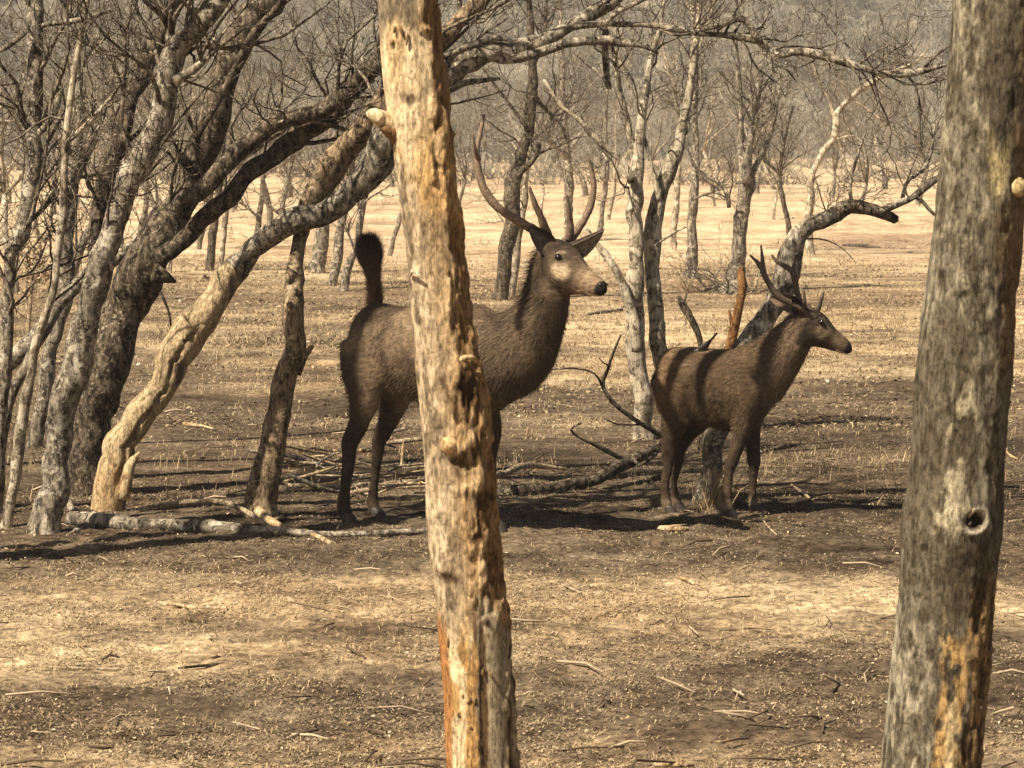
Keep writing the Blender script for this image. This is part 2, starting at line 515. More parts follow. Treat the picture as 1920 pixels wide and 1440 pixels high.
cr.append(line3([[-.95, 18.83, 4.14, .05], [-1.1, 18.2, 4.14, .05], [-1.16, 17.7, 4.2, .048], [-1.4, 17.48, 4.22, .045], [-1.75, 17.2, 4.25, .03]]))  # added limb for the shade stripe on the larger stag's neck
shade_twigs = []
sprout(cr[:2], 16, (.4, .9), RT, shade_twigs, lev=2, t=(.15, .98), minr=.006, up=0, dirbias=(.1, -.1, .2))
bl = [trace([(308, 170, 26), (322, 110, 22), (318, 50, 22), (328, 0, 20), (335, -70, 16)], b[1] + .05), trace([(325, 150, 20), (365, 130, 16), (395, 98, 14), (402, 60, 8)], b[1] - .1)]
sprout([(P, R)] + bl, 26, (.5, 1.3), RT, out, lev=2, t=(.45, .95), minr=.006)
sprout([(P, R)], 5, (1.2, 2.2), RT, out, lev=3, t=(.9, 1.0), minr=.016)
tree('leaning_tree', 'slanting mottled grey trunk with flared base, standing just in front of the thick dark trunk', 'tree', b, [(P, R)], bl + cr, out + shade_twigs, sides=24)
# (2) the thick dark trunk
b, P, R = full([(150, 925, 100), (158, 890, 76), (170, 820, 74), (206, 700, 78), (228, 600, 88), (256, 540, 90), (284, 480, 88), (315, 425, 74), (345, 375, 60), (366, 300, 56), (385, 250, 56), (412, 165, 58), (452, 75, 62), (512, 0, 58), (580, -80, 50), (680, -190, 40)])
bY = b[1] - .25
B1 = trace([(300, 480, 44), (338, 455, 40), (390, 405, 38), (440, 357, 38), (500, 305, 38), (560, 258, 36), (620, 218, 34), (680, 150, 30), (740, 90, 28), (800, 45, 24)], bY)
B2 = trace([(338, 385, 34), (395, 335, 34), (455, 278, 34), (520, 235, 34), (585, 212, 30), (640, 180, 30), (690, 135, 34), (730, 90, 30), (790, 20, 26), (850, -60, 20)], bY - .15)
stub = trace([(296, 515, 40), (318, 522, 20), (330, 528, 8)], b[1] - .1)
tw1 = trace([(302, 548, 6), (316, 585, 5), (322, 628, 4)], b[1] - .2)
tw2 = trace([(372, 262, 8), (340, 180, 6), (330, 120, 5)], b[1] - .1)
tw3 = trace([(372, 255, 10), (430, 150, 13), (470, 70, 13), (520, 10, 12), (570, -60, 10)], b[1] - .4)
out = []
sprout([(P, R), B1, B2], 40, (.4, 1.2), RT, out, lev=2, t=(.35, .95), minr=.006)
sprout([(P, R)], 6, (1.3, 2.4), RT, out, lev=3, t=(.88, 1.0), minr=.018)
tree('leaning_tree', 'thickest dark leaning trunk of the left clump, dividing into long sweeping limbs', 'tree', b, [(P, R)], [B1, B2, stub, tw1, tw2, tw3], out, mat=M_DARK, sides=26)
# (3) long diagonal pole across the clump
b, P, R = full([(-190, 870, 46), (-90, 790, 40), (-20, 712, 36), (60, 642, 33), (110, 577, 31), (150, 534, 28), (228, 474, 25), (300, 408, 21), (350, 362, 20), (430, 305, 20), (500, 262, 18), (560, 226, 17), (640, 186, 15), (700, 146, 12)])
P2, R2 = trace([(-190, 870, 46, 0), (-90, 790, 40, -.1), (-20, 712, 36, -.2), (60, 642, 33, -.3), (110, 577, 31, -.3), (150, 534, 28, -.3), (228, 474, 25, -.3), (300, 408, 21, -.5), (350, 362, 20, -.7), (430, 305, 20, -.8), (500, 262, 18, -.9), (560, 226, 17, -1), (640, 186, 15, -1), (700, 146, 12, -1)], b[1])
out = []
sprout([(P2, R2)], 8, (.3, .7), RT, out, lev=1, t=(.5, .95))
tree('leaning_tree', 'long thin pole leaning diagonally across the left trunks, pale on its upper side', 'tree', b, [(P2, R2)], [], out, sides=12)
# (4) leftmost upright trunk
b, P, R = full([(-6, 960, 32), (0, 800, 28), (6, 690, 26), (10, 600, 27), (20, 500, 28), (38, 420, 29), (56, 330, 31), (62, 240, 32), (62, 120, 34), (60, 0, 36), (56, -110, 32), (40, -240, 28)])
bl = [trace([(64, 262, 18), (90, 232, 16), (104, 200, 15), (112, 165, 13)], b[1]), trace([(70, 52, 12), (100, 44, 11), (150, 36, 10), (210, 20, 8)], b[1] - .1), trace([(48, 60, 10), (20, 85, 10), (-20, 105, 9)], b[1] - .1)]
out = []
sprout([(P, R)], 22, (.4, 1.1), RT, out, lev=2, t=(.3, .9), minr=.006)
sprout([(P, R)], 4, (1.2, 2.0), RT, out, lev=3, t=(.9, 1.0), minr=.015)
tree('upright_tree', 'tall grey trunk at the far left edge, bending where it passes the diagonal pole', 'tree', b, [(P, R)], bl, out, sides=18)
# (5) thin pale stem
b, P, R = full([(12, 990, 24), (24, 900, 21), (38, 800, 21), (58, 690, 21), (78, 610, 19), (96, 555, 18), (108, 470, 17), (118, 380, 17), (126, 260, 15), (134, 180, 14), (148, 90, 13), (165, 0, 12), (180, -100, 10)])
bl = [trace([(126, 268, 11), (160, 235, 12), (190, 205, 11), (214, 175, 8), (232, 140, 5)], b[1])]
out = []
sprout([(P, R)] + bl, 12, (.3, .8), RT, out, lev=2, t=(.4, .95), minr=.0025)
tree('slender_tree', 'slender pale stem with sunlit white patches, left of the mottled leaning trunk', 'tree', b, [(P, R)], bl, out, mat=M_PALE, sides=12)
# (6) second pale stem, further left
b, P, R = full([(-8, 955, 22), (4, 850, 22), (20, 740, 24), (48, 690, 20), (70, 640, 18), (92, 570, 14), (104, 500, 13), (118, 420, 12), (150, 330, 11), (180, 260, 10), (200, 200, 8)])
out = []
sprout([(P, R)], 6, (.3, .6), RT, out, lev=1, t=(.5, .95), minr=.0025)
tree('slender_tree', 'crooked grey stem partly hidden behind the diagonal pole at the left edge', 'tree', b, [(P, R)], [], out, sides=12)
# (7) two trunks further back in the clump
b, P, R = full([(116, 905, 40), (140, 780, 36), (168, 640, 34), (186, 520, 36), (186, 420, 40), (200, 330, 40), (228, 250, 36), (262, 150, 34), (300, 60, 30), (350, -40, 26)])
out = []
sprout([(P, R)], 12, (.4, 1.0), RT, out, lev=2, t=(.5, .95))
tree('leaning_tree', 'dark trunk standing in the gap behind the mottled leaning trunk', 'tree', b, [(P, R)], [], out, mat=M_DARK, sides=16)
b, P, R = full([(60, 840, 30), (90, 700, 30), (118, 560, 28), (132, 440, 26), (138, 330, 26), (150, 220, 24), (140, 100, 22), (120, 0, 20), (100, -80, 18)])
out = []
sprout([(P, R)], 12, (.4, 1.0), RT, out, lev=2, t=(.4, .95))
tree('upright_tree', 'shaded grey trunk rising behind the slender pale stem', 'tree', b, [(P, R)], [], out, sides=14)
# (8) dead pale split trunk arching over the larger stag
b, P, R = full([(206, 958, 66), (216, 900, 66), (233, 840, 58), (257, 780, 54), (284, 740, 56), (318, 690, 58), (344, 640, 60), (378, 590, 58), (412, 540, 50), (446, 500, 46)], sink=.16)
sY = b[1]
up = [(440, 506, 46, 0), (470, 476, 46, -.02), (510, 447, 46, -.05), (560, 416, 46, -.1), (620, 388, 44, -.15), (670, 350, 46, -.2), (706, 306, 52, -.25), (726, 262, 58, -.3), (762, 216, 56, -.3), (806, 170, 50, -.3), (850, 138, 50, -.3), (905, 112, 47, -.3), (960, 94, 42, -.3), (1012, 80, 36, -.3), (1060, 58, 30, -.3), (1120, 22, 26, -.3), (1180, -30, 22, -.3), (1260, -110, 18, -.3)]
U = trace(up, sY)
L1 = trace([(940, 112, 20), (1000, 100, 20), (1060, 84, 20), (1110, 78, 18), (1170, 80, 16), (1220, 90, 11), (1234, 100, 6)], sY - .35)
L2 = trace([(1080, 52, 16), (1130, 46, 12), (1190, 46, 11), (1250, 50, 11), (1310, 62, 11), (1370, 68, 12), (1418, 76, 14), (1440, 92, 16), (1456, 106, 16), (1478, 100, 14), (1500, 97, 15), (1545, 106, 16), (1592, 118, 16), (1630, 130, 14), (1672, 138, 14), (1725, 132, 13), (1772, 122, 11)], sY - .35)
L3 = trace([(1318, 54, 9), (1345, 50, 11), (1362, 42, 12), (1384, 34, 14), (1400, 42, 12), (1412, 62, 12), (1424, 78, 12)], sY - .38)
L4 = trace([(835, 108, 16), (880, 90, 14), (930, 74, 11), (952, 76, 6)], sY - .45)
L5 = trace([(838, 172, 14), (870, 158, 13), (905, 152, 11), (938, 148, 5)], sY - .5)
L6 = trace([(1134, 56, 12), (1134, 90, 13), (1136, 130, 12), (1142, 165, 9)], sY - .2)
L7 = trace([(1138, 42, 10), (1160, 20, 10), (1200, 0, 9), (1250, -30, 8)], sY - .4)
L8 = trace([(1076, 98, 6), (1100, 118, 6), (1128, 142, 6), (1138, 162, 5)], sY - .35)
out = []
sprout([U], 9, (.35, .8), RT, out, lev=2, t=(.45, .95), minr=.003)
sprout([L2], 26, (.3, .75), RT, out, lev=2, t=(.2, .98), minr=.0028, dirbias=(.2, 0, .3))
sprout([L2], 9, (.3, .6), RT, out, lev=1, t=(.4, .98), minr=.0026, dirbias=(.2, 0, -.9), up=-.3)
e = tree('leaning_tree', 'pale barkless leaning trunk split along its length, arching over into a long crooked limb', 'tree', b, [], [U, L1, L2, L3, L4, L5, L6, L7, L8], out, sides=18)
SPLIT_BASE = (e, b, P, R)
def lerp2(a, b_, f): return a * (1 - f[..., None]) + np.asarray(b_, float) * f[..., None]
# split pale trunk: two tongues of wood with a dark crack
mb = MB()
T, N, B = frames(P)
nS = 40
C = catmull(np.concatenate([P, R[:, None]], 1), 4); Pd, Rd, s = resample(C[:, :3], C[:, 3], .012)
T, N, B = frames(Pd)
ang = np.arange(nS) / nS * 2 * math.pi
dirs = N[:, None] * np.cos(ang)[None, :, None] + B[:, None] * np.sin(ang)[None, :, None]
pp = Pd[:, None] + dirs * Rd[:, None, None]
rr = Rd[:, None] * (1 + .09 * fbm(pp * np.array([9, 9, 4]), 3))
v = s / s[-1]
side = (dirs * np.array([1, 0, 0])).sum(-1) ; fr = (dirs * np.array([0, -1, 0])).sum(-1)
crack = 0.30 + .10 * np.sin(v * 7) + .03 * np.sin(v * 31)
cd = np.abs(side - crack[:, None]); inwin = ((v > .12) & (v < .80))[:, None] & (fr > 0)
rr = rr - np.where(inwin, .45 * Rd[:, None] * np.exp(-(cd / .07) ** 2) * np.clip(np.sin((v[:, None] - .12) / .68 * math.pi) * 2, 0, 1), 0)
V = (Pd[:, None] + dirs * rr[..., None])
barkm = np.clip((fbm(pp * np.array([10, 10, 3]) + 5, 4) + side * 1.1 - .75 + np.clip((v[:, None] - .82) * 8, -.2, 1.5) ) * 4, 0, 1)
grain = .5 + .5 * fbm(np.stack([side * 9, fr * 9, np.tile(v[:, None] * 3, (1, nS))], -1), 3)
fine = fbm(pp * np.array([30, 30, 9]) + 2, 4)
col = np.array([.64, .49, .29]) * (1 - grain[..., None] * .45)
col = lerp2(col, [.26, .19, .12], np.clip((fine - .25) * 4, 0, 1) * .7)
rr = rr * (1 + .05 * fine)
low = np.clip((.25 - v[:, None]) * 6 + fbm(pp * 14, 3), 0, 1)[..., None] * .6
col = col * (1 - low) + np.array([.55, .36, .18]) * low
col = col * (1 - barkm[..., None]) + np.array([.16, .125, .09]) * barkm[..., None]
n = len(Pd)
mb.add(V.reshape(-1, 3), ringquads(n, nS), c=col.reshape(-1, 3))
mb.build('trunk', M_TRUNK, e, b)
# flap of split wood low on the right side
fl = MB()
FP, FR = trace([(236, 935, 26), (246, 880, 22), (256, 856, 12), (262, 848, 4)], sY - .12)
tube(fl, FP, FR, 8, .2, 12); fl.build('wood_splinter', M_DEAD, e, b)
# (9) standing dead snag beside the larger stag
b, P, R = full([(492, 966, 70), (497, 930, 58), (504, 880, 54), (518, 800, 52), (534, 720, 46), (549, 660, 46), (549, 600, 42), (550, 545, 38), (556, 490, 26), (566, 430, 30), (588, 372, 42), (630, 312, 48), (672, 262, 50), (700, 222, 54), (740, 170, 50), (800, 100, 40), (860, 40, 34), (915, -10, 30), (980, -90, 26)])
P, R = trace([(492, 966, 70), (497, 930, 58), (504, 880, 54), (518, 800, 52), (534, 720, 46), (549, 660, 46), (549, 600, 42), (550, 545, 38, .1), (556, 490, 26, .2), (566, 430, 30, .3), (588, 372, 42, .35), (630, 312, 48, .35), (672, 262, 50, .35), (700, 222, 54, .35), (740, 170, 50, .4), (800, 100, 40, .4), (860, 40, 34, .4), (915, -10, 30, .4), (980, -90, 26, .4)], b[1])
P[0, 2] -= .1
st = trace([(556, 700, 24), (566, 676, 17), (576, 658, 13), (585, 650, 9)], b[1] - .02)
kn = [trace([(548, 530, 14), (540, 518, 11), (536, 512, 7)], b[1] - .05), trace([(545, 575, 12, -.12), (542, 572, 12, -.17)], b[1])]
out = []
sprout([(P, R)], 16, (.4, 1.0), RT, out, lev=2, t=(.62, .97))
sprout([(P, R)], 4, (.9, 1.8), RT, out, lev=3, t=(.93, 1.0), minr=.014)
tree('leaning_tree', 'brown trunk with a short side stub, standing just left of the larger stag', 'tree', b, [(P, R)], [st] + kn, out, mat=M_TAN, sides=20)

# --- double trunk behind the fallen branch --------------------------------------------------
b, P, R = full([(1216, 824, 46), (1210, 780, 36), (1203, 730, 31), (1196, 690, 31), (1191, 600, 29), (1187, 520, 33), (1187, 430, 35), (1190, 360, 34), (1194, 320, 30), (1200, 250, 20), (1208, 180, 14), (1222, 110, 10), (1240, 40, 8), (1250, -40, 6)])
dY = b[1]
Q = trace([(1262, 812, 34), (1252, 740, 30), (1243, 680, 29), (1232, 610, 29), (1224, 560, 30), (1221, 505, 32), (1224, 440, 34), (1238, 370, 32), (1258, 300, 28), (1274, 255, 20), (1288, 190, 14), (1302, 100, 12), (1312, 0, 10), (1318, -90, 8)], dY + .12)
Q[0][0, 2] -= .1
b1 = trace([(1186, 340, 17), (1168, 300, 15), (1130, 268, 12), (1090, 228, 9), (1050, 195, 8), (1020, 150, 6)], dY - .1)
b2 = trace([(1192, 660, 20), (1186, 600, 19), (1172, 545, 18), (1156, 508, 17), (1136, 480, 15), (1118, 455, 12), (1100, 430, 8)], dY - .15)
b3 = trace([(1194, 320, 16), (1178, 240, 12), (1160, 150, 10), (1150, 95, 9), (1130, 30, 8), (1115, -30, 6)], dY + .1)
b4 = trace([(1236, 380, 12), (1222, 320, 10), (1206, 250, 8)], dY)
b5 = trace([(1228, 460, 5), (1260, 438, 4), (1290, 425, 3)], dY)
out = []
sprout([(P, R), Q, b1, b3], 30, (.3, .8), RT, out, lev=2, t=(.55, .98), minr=.003)
tree('twin_trunk_tree', 'pale twin trunk tree rising behind the rump of the smaller stag', 'tree', b, [(P, R), Q], [b1, b2, b3, b4, b5], out, mat=M_PALE, sides=16)

# --- large bent tree behind the smaller stag ------------------------------------------------
bp = [(1322, 938, 46), (1332, 900, 38), (1344, 850, 40), (1362, 780, 50), (1386, 700, 58), (1412, 650, 58), (1442, 606, 50), (1464, 556, 46), (1476, 500, 42), (1496, 448, 38), (1526, 416, 33), (1560, 399, 28), (1592, 384, 26), (1626, 391, 21), (1656, 402, 21), (1678, 412, 18)]
b, P, R = full(bp[:12])
limb = trace(bp[10:], b[1] + .01)
b1 = trace([(1646, 398, 15), (1690, 378, 13), (1720, 362, 13), (1745, 345, 11), (1775, 320, 9)], b[1] - .05)
b2 = trace([(1700, 372, 9), (1720, 370, 8), (1736, 388, 7), (1752, 404, 5)], b[1] - .08)
b3 = trace([(1598, 386, 8), (1594, 350, 6), (1605, 300, 5), (1622, 250, 4)], b[1])
b4 = trace([(1690, 376, 8), (1700, 340, 7), (1732, 318, 6), (1746, 280, 6), (1752, 230, 5)], b[1])
b5 = trace([(1505, 448, 4), (1540, 448, 3), (1572, 460, 2.5), (1600, 486, 2)], b[1])
out = []
sprout([b1, b4, limb], 16, (.2, .6), RT, out, lev=2, t=(.2, .98), minr=.003)
BT = tree('bent_tree', 'thick grey trunk bending over behind the neck of the smaller stag, its limb broken off', 'tree', b, [(P, R)], [b1, b2, b3, b4, b5], out, sides=20)
mb = MB(); tube(mb, *limb, 14, .24, 9, seed=4); mb.build('broken_limb', M_DARK, BT, b)  # dark bark stands in for the shade on this part of the limb

# --- trees on the open ground ---------------------------------------------------------------
def mid_tree(name, label, path, branches=(), n=14, L=(.6, 1.5), mat=M_GREY, lev=2, t=(.5, .98), tmat=None, minr=.005, up=.35, step=.12):
    b, P, R = full(path, step=step)
    bl = [trace(q, b[1] + RT.uniform(-.2, .2), step=step) for q in branches]
    out = []
    if n: sprout([(P, R)] + bl, int(n * 1.7), L, RT, out, lev=lev, t=t, minr=minr, up=up)
    return tree(name, label, 'tree', b, [(P, R)], bl, out, mat=mat, tmat=tmat, sides=12)
mid_tree('straight_tree', 'straight single trunk between the twin trunk tree and the forked tree', [(1297, 521, 34), (1298, 505, 24), (1299, 450, 18), (1301, 380, 16), (1303, 280, 15), (1303, 180, 12), (1300, 80, 9), (1298, -20, 7)], [[(1302, 372, 6), (1335, 360, 5), (1362, 345, 4)], [(1303, 300, 7), (1280, 240, 6), (1262, 160, 5)]], 16)
mid_tree('forked_tree', 'ribbed trunk with spreading roots that forks low, right of the straight trunk', [(1374, 548, 62), (1378, 530, 38), (1381, 490, 30), (1386, 430, 28), (1394, 370, 30), (1400, 340, 34), (1392, 300, 16), (1388, 220, 11), (1384, 130, 8), (1378, 30, 6)],
         [[(1398, 350, 20), (1412, 320, 14), (1428, 290, 9), (1450, 240, 7), (1462, 160, 5)], [(1400, 345, 18), (1404, 290, 12), (1418, 220, 9), (1430, 130, 6)], [(1372, 545, 12), (1350, 538, 8), (1322, 545, 6)], [(1366, 390, 9), (1362, 360, 8), (1348, 342, 6), (1336, 332, 4)], [(1378, 548, 12), (1372, 566, 8)]], 22, tmat=M_TWIG)
mid_tree('dark_tree', 'dark trunk with pale lower bark between the antlers of the larger stag', [(934, 562, 34), (940, 530, 26), (950, 470, 28), (958, 410, 30), (963, 350, 30), (978, 290, 26), (992, 250, 22), (996, 190, 22), (1000, 130, 16), (996, 60, 13), (990, -10, 10)],
         [[(972, 330, 14), (1000, 300, 12), (1012, 272, 14), (1000, 262, 10)], [(996, 180, 12), (1024, 205, 9), (1054, 235, 7), (1062, 260, 6)], [(998, 130, 9), (1020, 80, 8), (1024, 0, 6)], [(990, 240, 8), (960, 200, 6), (930, 160, 5), (900, 120, 4)]], 18, mat=M_DARK)
mid_tree('grey_tree', 'thin grey trunk beside the dark trunk, behind the neck of the larger stag', [(958, 556, 26), (968, 500, 22), (974, 440, 20), (982, 380, 15), (986, 330, 11), (990, 290, 8)], [], 5, (.5, 1.0), mat=M_PALE)
mid_tree('slim_tree', 'slim straight stem between the antlers of the larger stag, near its right beam', [(1068, 452, 17), (1066, 400, 16), (1064, 320, 17), (1060, 250, 15), (1056, 190, 11), (1054, 100, 8), (1050, 0, 6)], [[(1062, 290, 9), (1042, 272, 9), (1020, 256, 8), (1000, 226, 6)]], 16)
mid_tree('slim_tree', 'slim stem standing right of the right antler of the larger stag', [(1124, 440, 12), (1128, 400, 10), (1134, 350, 9), (1138, 300, 8), (1136, 240, 6), (1140, 160, 5)], [[(1134, 340, 6), (1118, 320, 5), (1104, 300, 4)]], 10)
mid_tree('slim_tree', 'short dark bare stem left of the white curving tree', [(1486, 470, 13), (1478, 420, 11), (1468, 370, 11), (1462, 330, 9), (1470, 270, 6), (1486, 200, 5)], [[(1466, 330, 7), (1446, 312, 5), (1420, 280, 4)]], 14, mat=M_DARK)
mid_tree('curving_tree', 'white barked tree curving in a hook above the bent tree', [(1520, 478, 16), (1516, 420, 14), (1520, 360, 14), (1526, 320, 13), (1544, 282, 13), (1566, 256, 13), (1568, 222, 13), (1584, 196, 10), (1610, 172, 9), (1640, 150, 9), (1676, 134, 8), (1716, 116, 6), (1740, 90, 4)], [[(1566, 226, 7), (1556, 190, 6), (1534, 150, 5), (1526, 120, 4)], [(1570, 262, 5), (1600, 254, 4), (1620, 270, 3)], [(1595, 185, 4), (1640, 215, 4), (1700, 270, 3)], [(1596, 186, 4), (1566, 130, 4), (1550, 110, 3)]], 14, (.4, .9), mat=M_PALE)
mid_tree('white_tree', 'thin white stemmed tree reaching the top of the picture behind the twin trunk tree', [(1262, 470, 14), (1266, 400, 12), (1272, 320, 11), (1284, 230, 11), (1296, 130, 10), (1304, 50, 9), (1312, -20, 8)], [[(1286, 220, 6), (1262, 150, 5), (1244, 90, 5), (1236, 60, 4)], [(1296, 120, 6), (1318, 70, 5), (1340, 0, 4)], [(1180, 170, 4), (1172, 140, 5), (1160, 105, 6), (1152, 90, 4)]], 16, mat=M_PALE)
mid_tree('slim_tree', 'thin dark leaning stem just left of the raised tail of the larger stag', [(624, 536, 18), (632, 480, 17), (640, 420, 15), (652, 370, 13), (660, 320, 10), (664, 250, 8)], [], 10)
mid_tree('slim_tree', 'thin leaning stem with a pale foot, directly behind the raised tail', [(640, 545, 17), (655, 500, 16), (668, 450, 15), (680, 390, 13), (690, 350, 11), (704, 290, 9), (716, 220, 7)], [[(664, 470, 5), (650, 430, 4), (640, 405, 3)]], 10)
mid_tree('slim_tree', 'thin stem leaning out between the raised tail and the near peeling trunk', [(730, 480, 11), (740, 440, 10), (752, 400, 9), (770, 340, 8), (790, 260, 6)], [], 8)
mid_tree('slim_tree', 'dark bare stem seen under the diagonal limbs, left of the brown trunk', [(392, 508, 17), (396, 470, 15), (400, 430, 15), (406, 380, 13), (414, 320, 11), (420, 250, 9)], [], 10, mat=M_DARK)
mid_tree('slim_tree', 'pale bare stem seen under the diagonal limbs, beside the darker one', [(416, 500, 12), (420, 450, 11), (424, 400, 10), (428, 340, 8), (440, 260, 6)], [], 8, mat=M_PALE)
mid_tree('slim_tree', 'slender branching stem under the limbs midway to the brown trunk', [(476, 462, 12), (484, 420, 11), (490, 370, 10), (494, 320, 9), (500, 250, 7)], [[(492, 372, 7), (512, 392, 6), (534, 410, 5)], [(486, 410, 6), (450, 380, 6), (440, 390, 5)]], 10)
mid_tree('slim_tree', 'slender stem close left of the brown trunk, leaning to the right', [(520, 452, 11), (526, 410, 10), (536, 360, 9), (546, 310, 8), (560, 240, 6)], [], 10)
mid_tree('old_tree', 'low broad trunk standing far back between the near limbs and the brown trunk', [(596, 512, 30), (600, 470, 24), (604, 430, 22), (612, 380, 18), (622, 320, 14), (640, 240, 10)], [[(602, 440, 12), (590, 400, 9), (584, 350, 7)]], 10)

# --- tall tree out of view, added so its shade falls on the larger stag
def stem_tree(label, stems, H, seed):
    R = np.random.default_rng(seed)
    bx, by_ = stems[0][0], stems[0][1]
    base = np.array([bx, by_, float(hgt(bx, by_))])
    tr, out = [], []
    for x, y, r in stems:
        t = np.linspace(0, 1, 12)
        P = np.stack([x + .05 * np.sin(t * 7 + x * 5), y + .04 * np.cos(t * 6 + y), base[2] - .1 + t * H], 1)
        tr.append((P, r * (1.15 - .5 * t)))
    sprout(tr, 14, (.6, 1.3), R, out, lev=1, t=(.35, .98), minr=.006, up=.3)
    return tree('added_shade_tree', label, 'tree', base, tr, [], out, sides=12, bumpa=.12)
H_ = 0
stem_tree('tall stout grey tree added unseen outside the left edge to shade the larger stag', [(-4.45, 16.56, .16), (-4.9, 16.6, .06)], 8.6, 61)
# --- bare trees scattered further off -------------------------------------------------------
def proto_lines(seed, H, forks, r):
    R = np.random.default_rng(seed)
    tr, out = [], []
    lean = R.normal(0, .12, 2)
    fz = H * R.uniform(.18, .42)
    pts = [np.array([0, 0, -.15])]
    d = unit([lean[0], lean[1], 1])
    for i in range(6):
        d = unit(d + R.normal(0, .09, 3)); pts.append(pts[-1] + d * (fz + .15) / 6)
    pts = np.array(pts); rad = np.linspace(r * 1.25, r * .8, 7)
    tr.append((pts, rad))
    for k in range(forks):
        dd = unit(np.array([R.normal(0, .55), R.normal(0, .45), 1.1]))
        grow(pts[-1], dd, (H - fz) * R.uniform(.7, 1.0), r * .6, R, 3, out, up=.25, wig=.2, kids=(3, 5))
    for k in range(2):
        grow(pts[R.integers(3, 6)], [R.normal(0, 1), R.normal(0, 1), .5], H * .25, r * .3, R, 2, out, up=.2, wig=.25, kids=(2, 4))
    return tr, out
PROTO = []
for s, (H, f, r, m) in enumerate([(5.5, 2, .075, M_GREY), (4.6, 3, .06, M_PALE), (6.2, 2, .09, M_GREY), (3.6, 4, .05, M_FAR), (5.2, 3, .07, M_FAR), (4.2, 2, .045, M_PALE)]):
    tr, out = proto_lines(100 + s, H, f, r)
    parts = []
    mb = MB(); tube(mb, *tr[0], 9, .12, 6); parts.append(('trunk', mb.mesh('trunk', m)))
    tw = MB()
    for P, R, l in out:
        if l == 3:
            mb = MB(); tube(mb, P, R, 7, .1, 8); parts.append(('branch', mb.mesh('branch', m)))
        else: tube(tw, P, np.maximum(R, .006), 3)
    parts.append(('twigs', tw.mesh('twigs', M_FAR)))
    PROTO.append(parts)
def place_proto(k, x, y, sc, rz, label, group):
    e = thing('bare_tree', label, 'tree', (x, y, float(hgt(x, y))), group)
    e.rotation_euler = (0, 0, rz); e.scale = (sc, sc, sc)
    for nm, me in PROTO[k]:
        o = bpy.data.objects.new(nm, me); COL.objects.link(o); o.parent = e
        if nm == 'twigs': o['kind'] = 'stuff'
FT = []
for px, Y, k, sc in [(-60, 42, 0, 1), (30, 48, 1, .9), (75, 60, 5, 1), (130, 52, 2, .9), (185, 70, 4, 1), (225, 46, 1, .8), (262, 62, 0, .9), (300, 80, 2, 1), (318, 55, 5, 1), (350, 90, 1, 1.1), (372, 66, 3, 1.1), (440, 100, 4, 1.1), (505, 85, 0, 1), (545, 120, 2, 1.2), (-20, 75, 4, 1), (100, 95, 0, 1.1), (160, 120, 1, 1.2), (240, 130, 2, 1.2), (20, 110, 5, 1.2), (340, 140, 4, 1.3)]:
    FT.append((px, Y, k, sc, 'behind the left clump', 'bare trees on the field behind the left clump'))
for px, Y, k, sc in [(640, 110, 1, 1.1), (700, 150, 4, 1.3), (860, 105, 3, 1.1), (905, 135, 0, 1.2), (1015, 95, 5, 1), (1100, 125, 2, 1.1), (1140, 90, 1, .9)]:
    FT.append((px, Y, k, sc, 'behind the larger stag', 'bare trees on the field behind the larger stag'))
for px, Y, k, sc in [(1240, 115, 4, 1.2), (1340, 105, 1, 1.1), (1420, 130, 0, 1.2), (1450, 88, 5, 1.0), (1560, 120, 3, 1.3), (1610, 95, 3, 1.1), (1660, 140, 2, 1.2), (1720, 110, 4, 1.2), (1590, 160, 1, 1.3), (1900, 100, 0, 1.1), (1960, 120, 2, 1.2)]:
    FT.append((px, Y, k, sc, 'behind the smaller stag and the mottled trunk', 'bare trees far out on the right of the field'))

R_ = np.random.default_rng(77)
for k in range(9):
    for lo, hi, wh, gp in ((-100, 560, 'behind the left clump', 'bare trees on the field behind the left clump'), (600, 1160, 'behind the larger stag', 'bare trees on the field behind the larger stag'), (1180, 1760, 'behind the smaller stag and the mottled trunk', 'bare trees far out on the right of the field')):
        Y = R_.uniform(140, 270); FT.append((R_.uniform(lo, hi), Y, int(R_.integers(0, 6)), R_.uniform(.9, 1.6), wh, gp))
ORD = 'leftmost|second|third|fourth|fifth|sixth|seventh|eighth|ninth|tenth|eleventh|twelfth|thirteenth|fourteenth|fifteenth|sixteenth|seventeenth|eighteenth|nineteenth|twentieth|twenty-first|twenty-second|twenty-third|twenty-fourth|twenty-fifth|twenty-sixth|twenty-seventh|twenty-eighth|twenty-ninth|thirtieth'.split('|')
LOOK = ['grey', 'pale', 'tall grey', 'low spreading', 'faint grey', 'thin pale']
seen = {}
for px, Y, k, sc, where, grp in sorted(FT):
    i = seen[grp] = seen.get(grp, -1) + 1
    place_proto(k, (px - 960) / FPX * Y, Y, sc, RND.uniform(0, 6.28), LOOK[k] + ' far tree, ' + ORD[i] + (' from left' if i else '') + ' ' + where, grp)

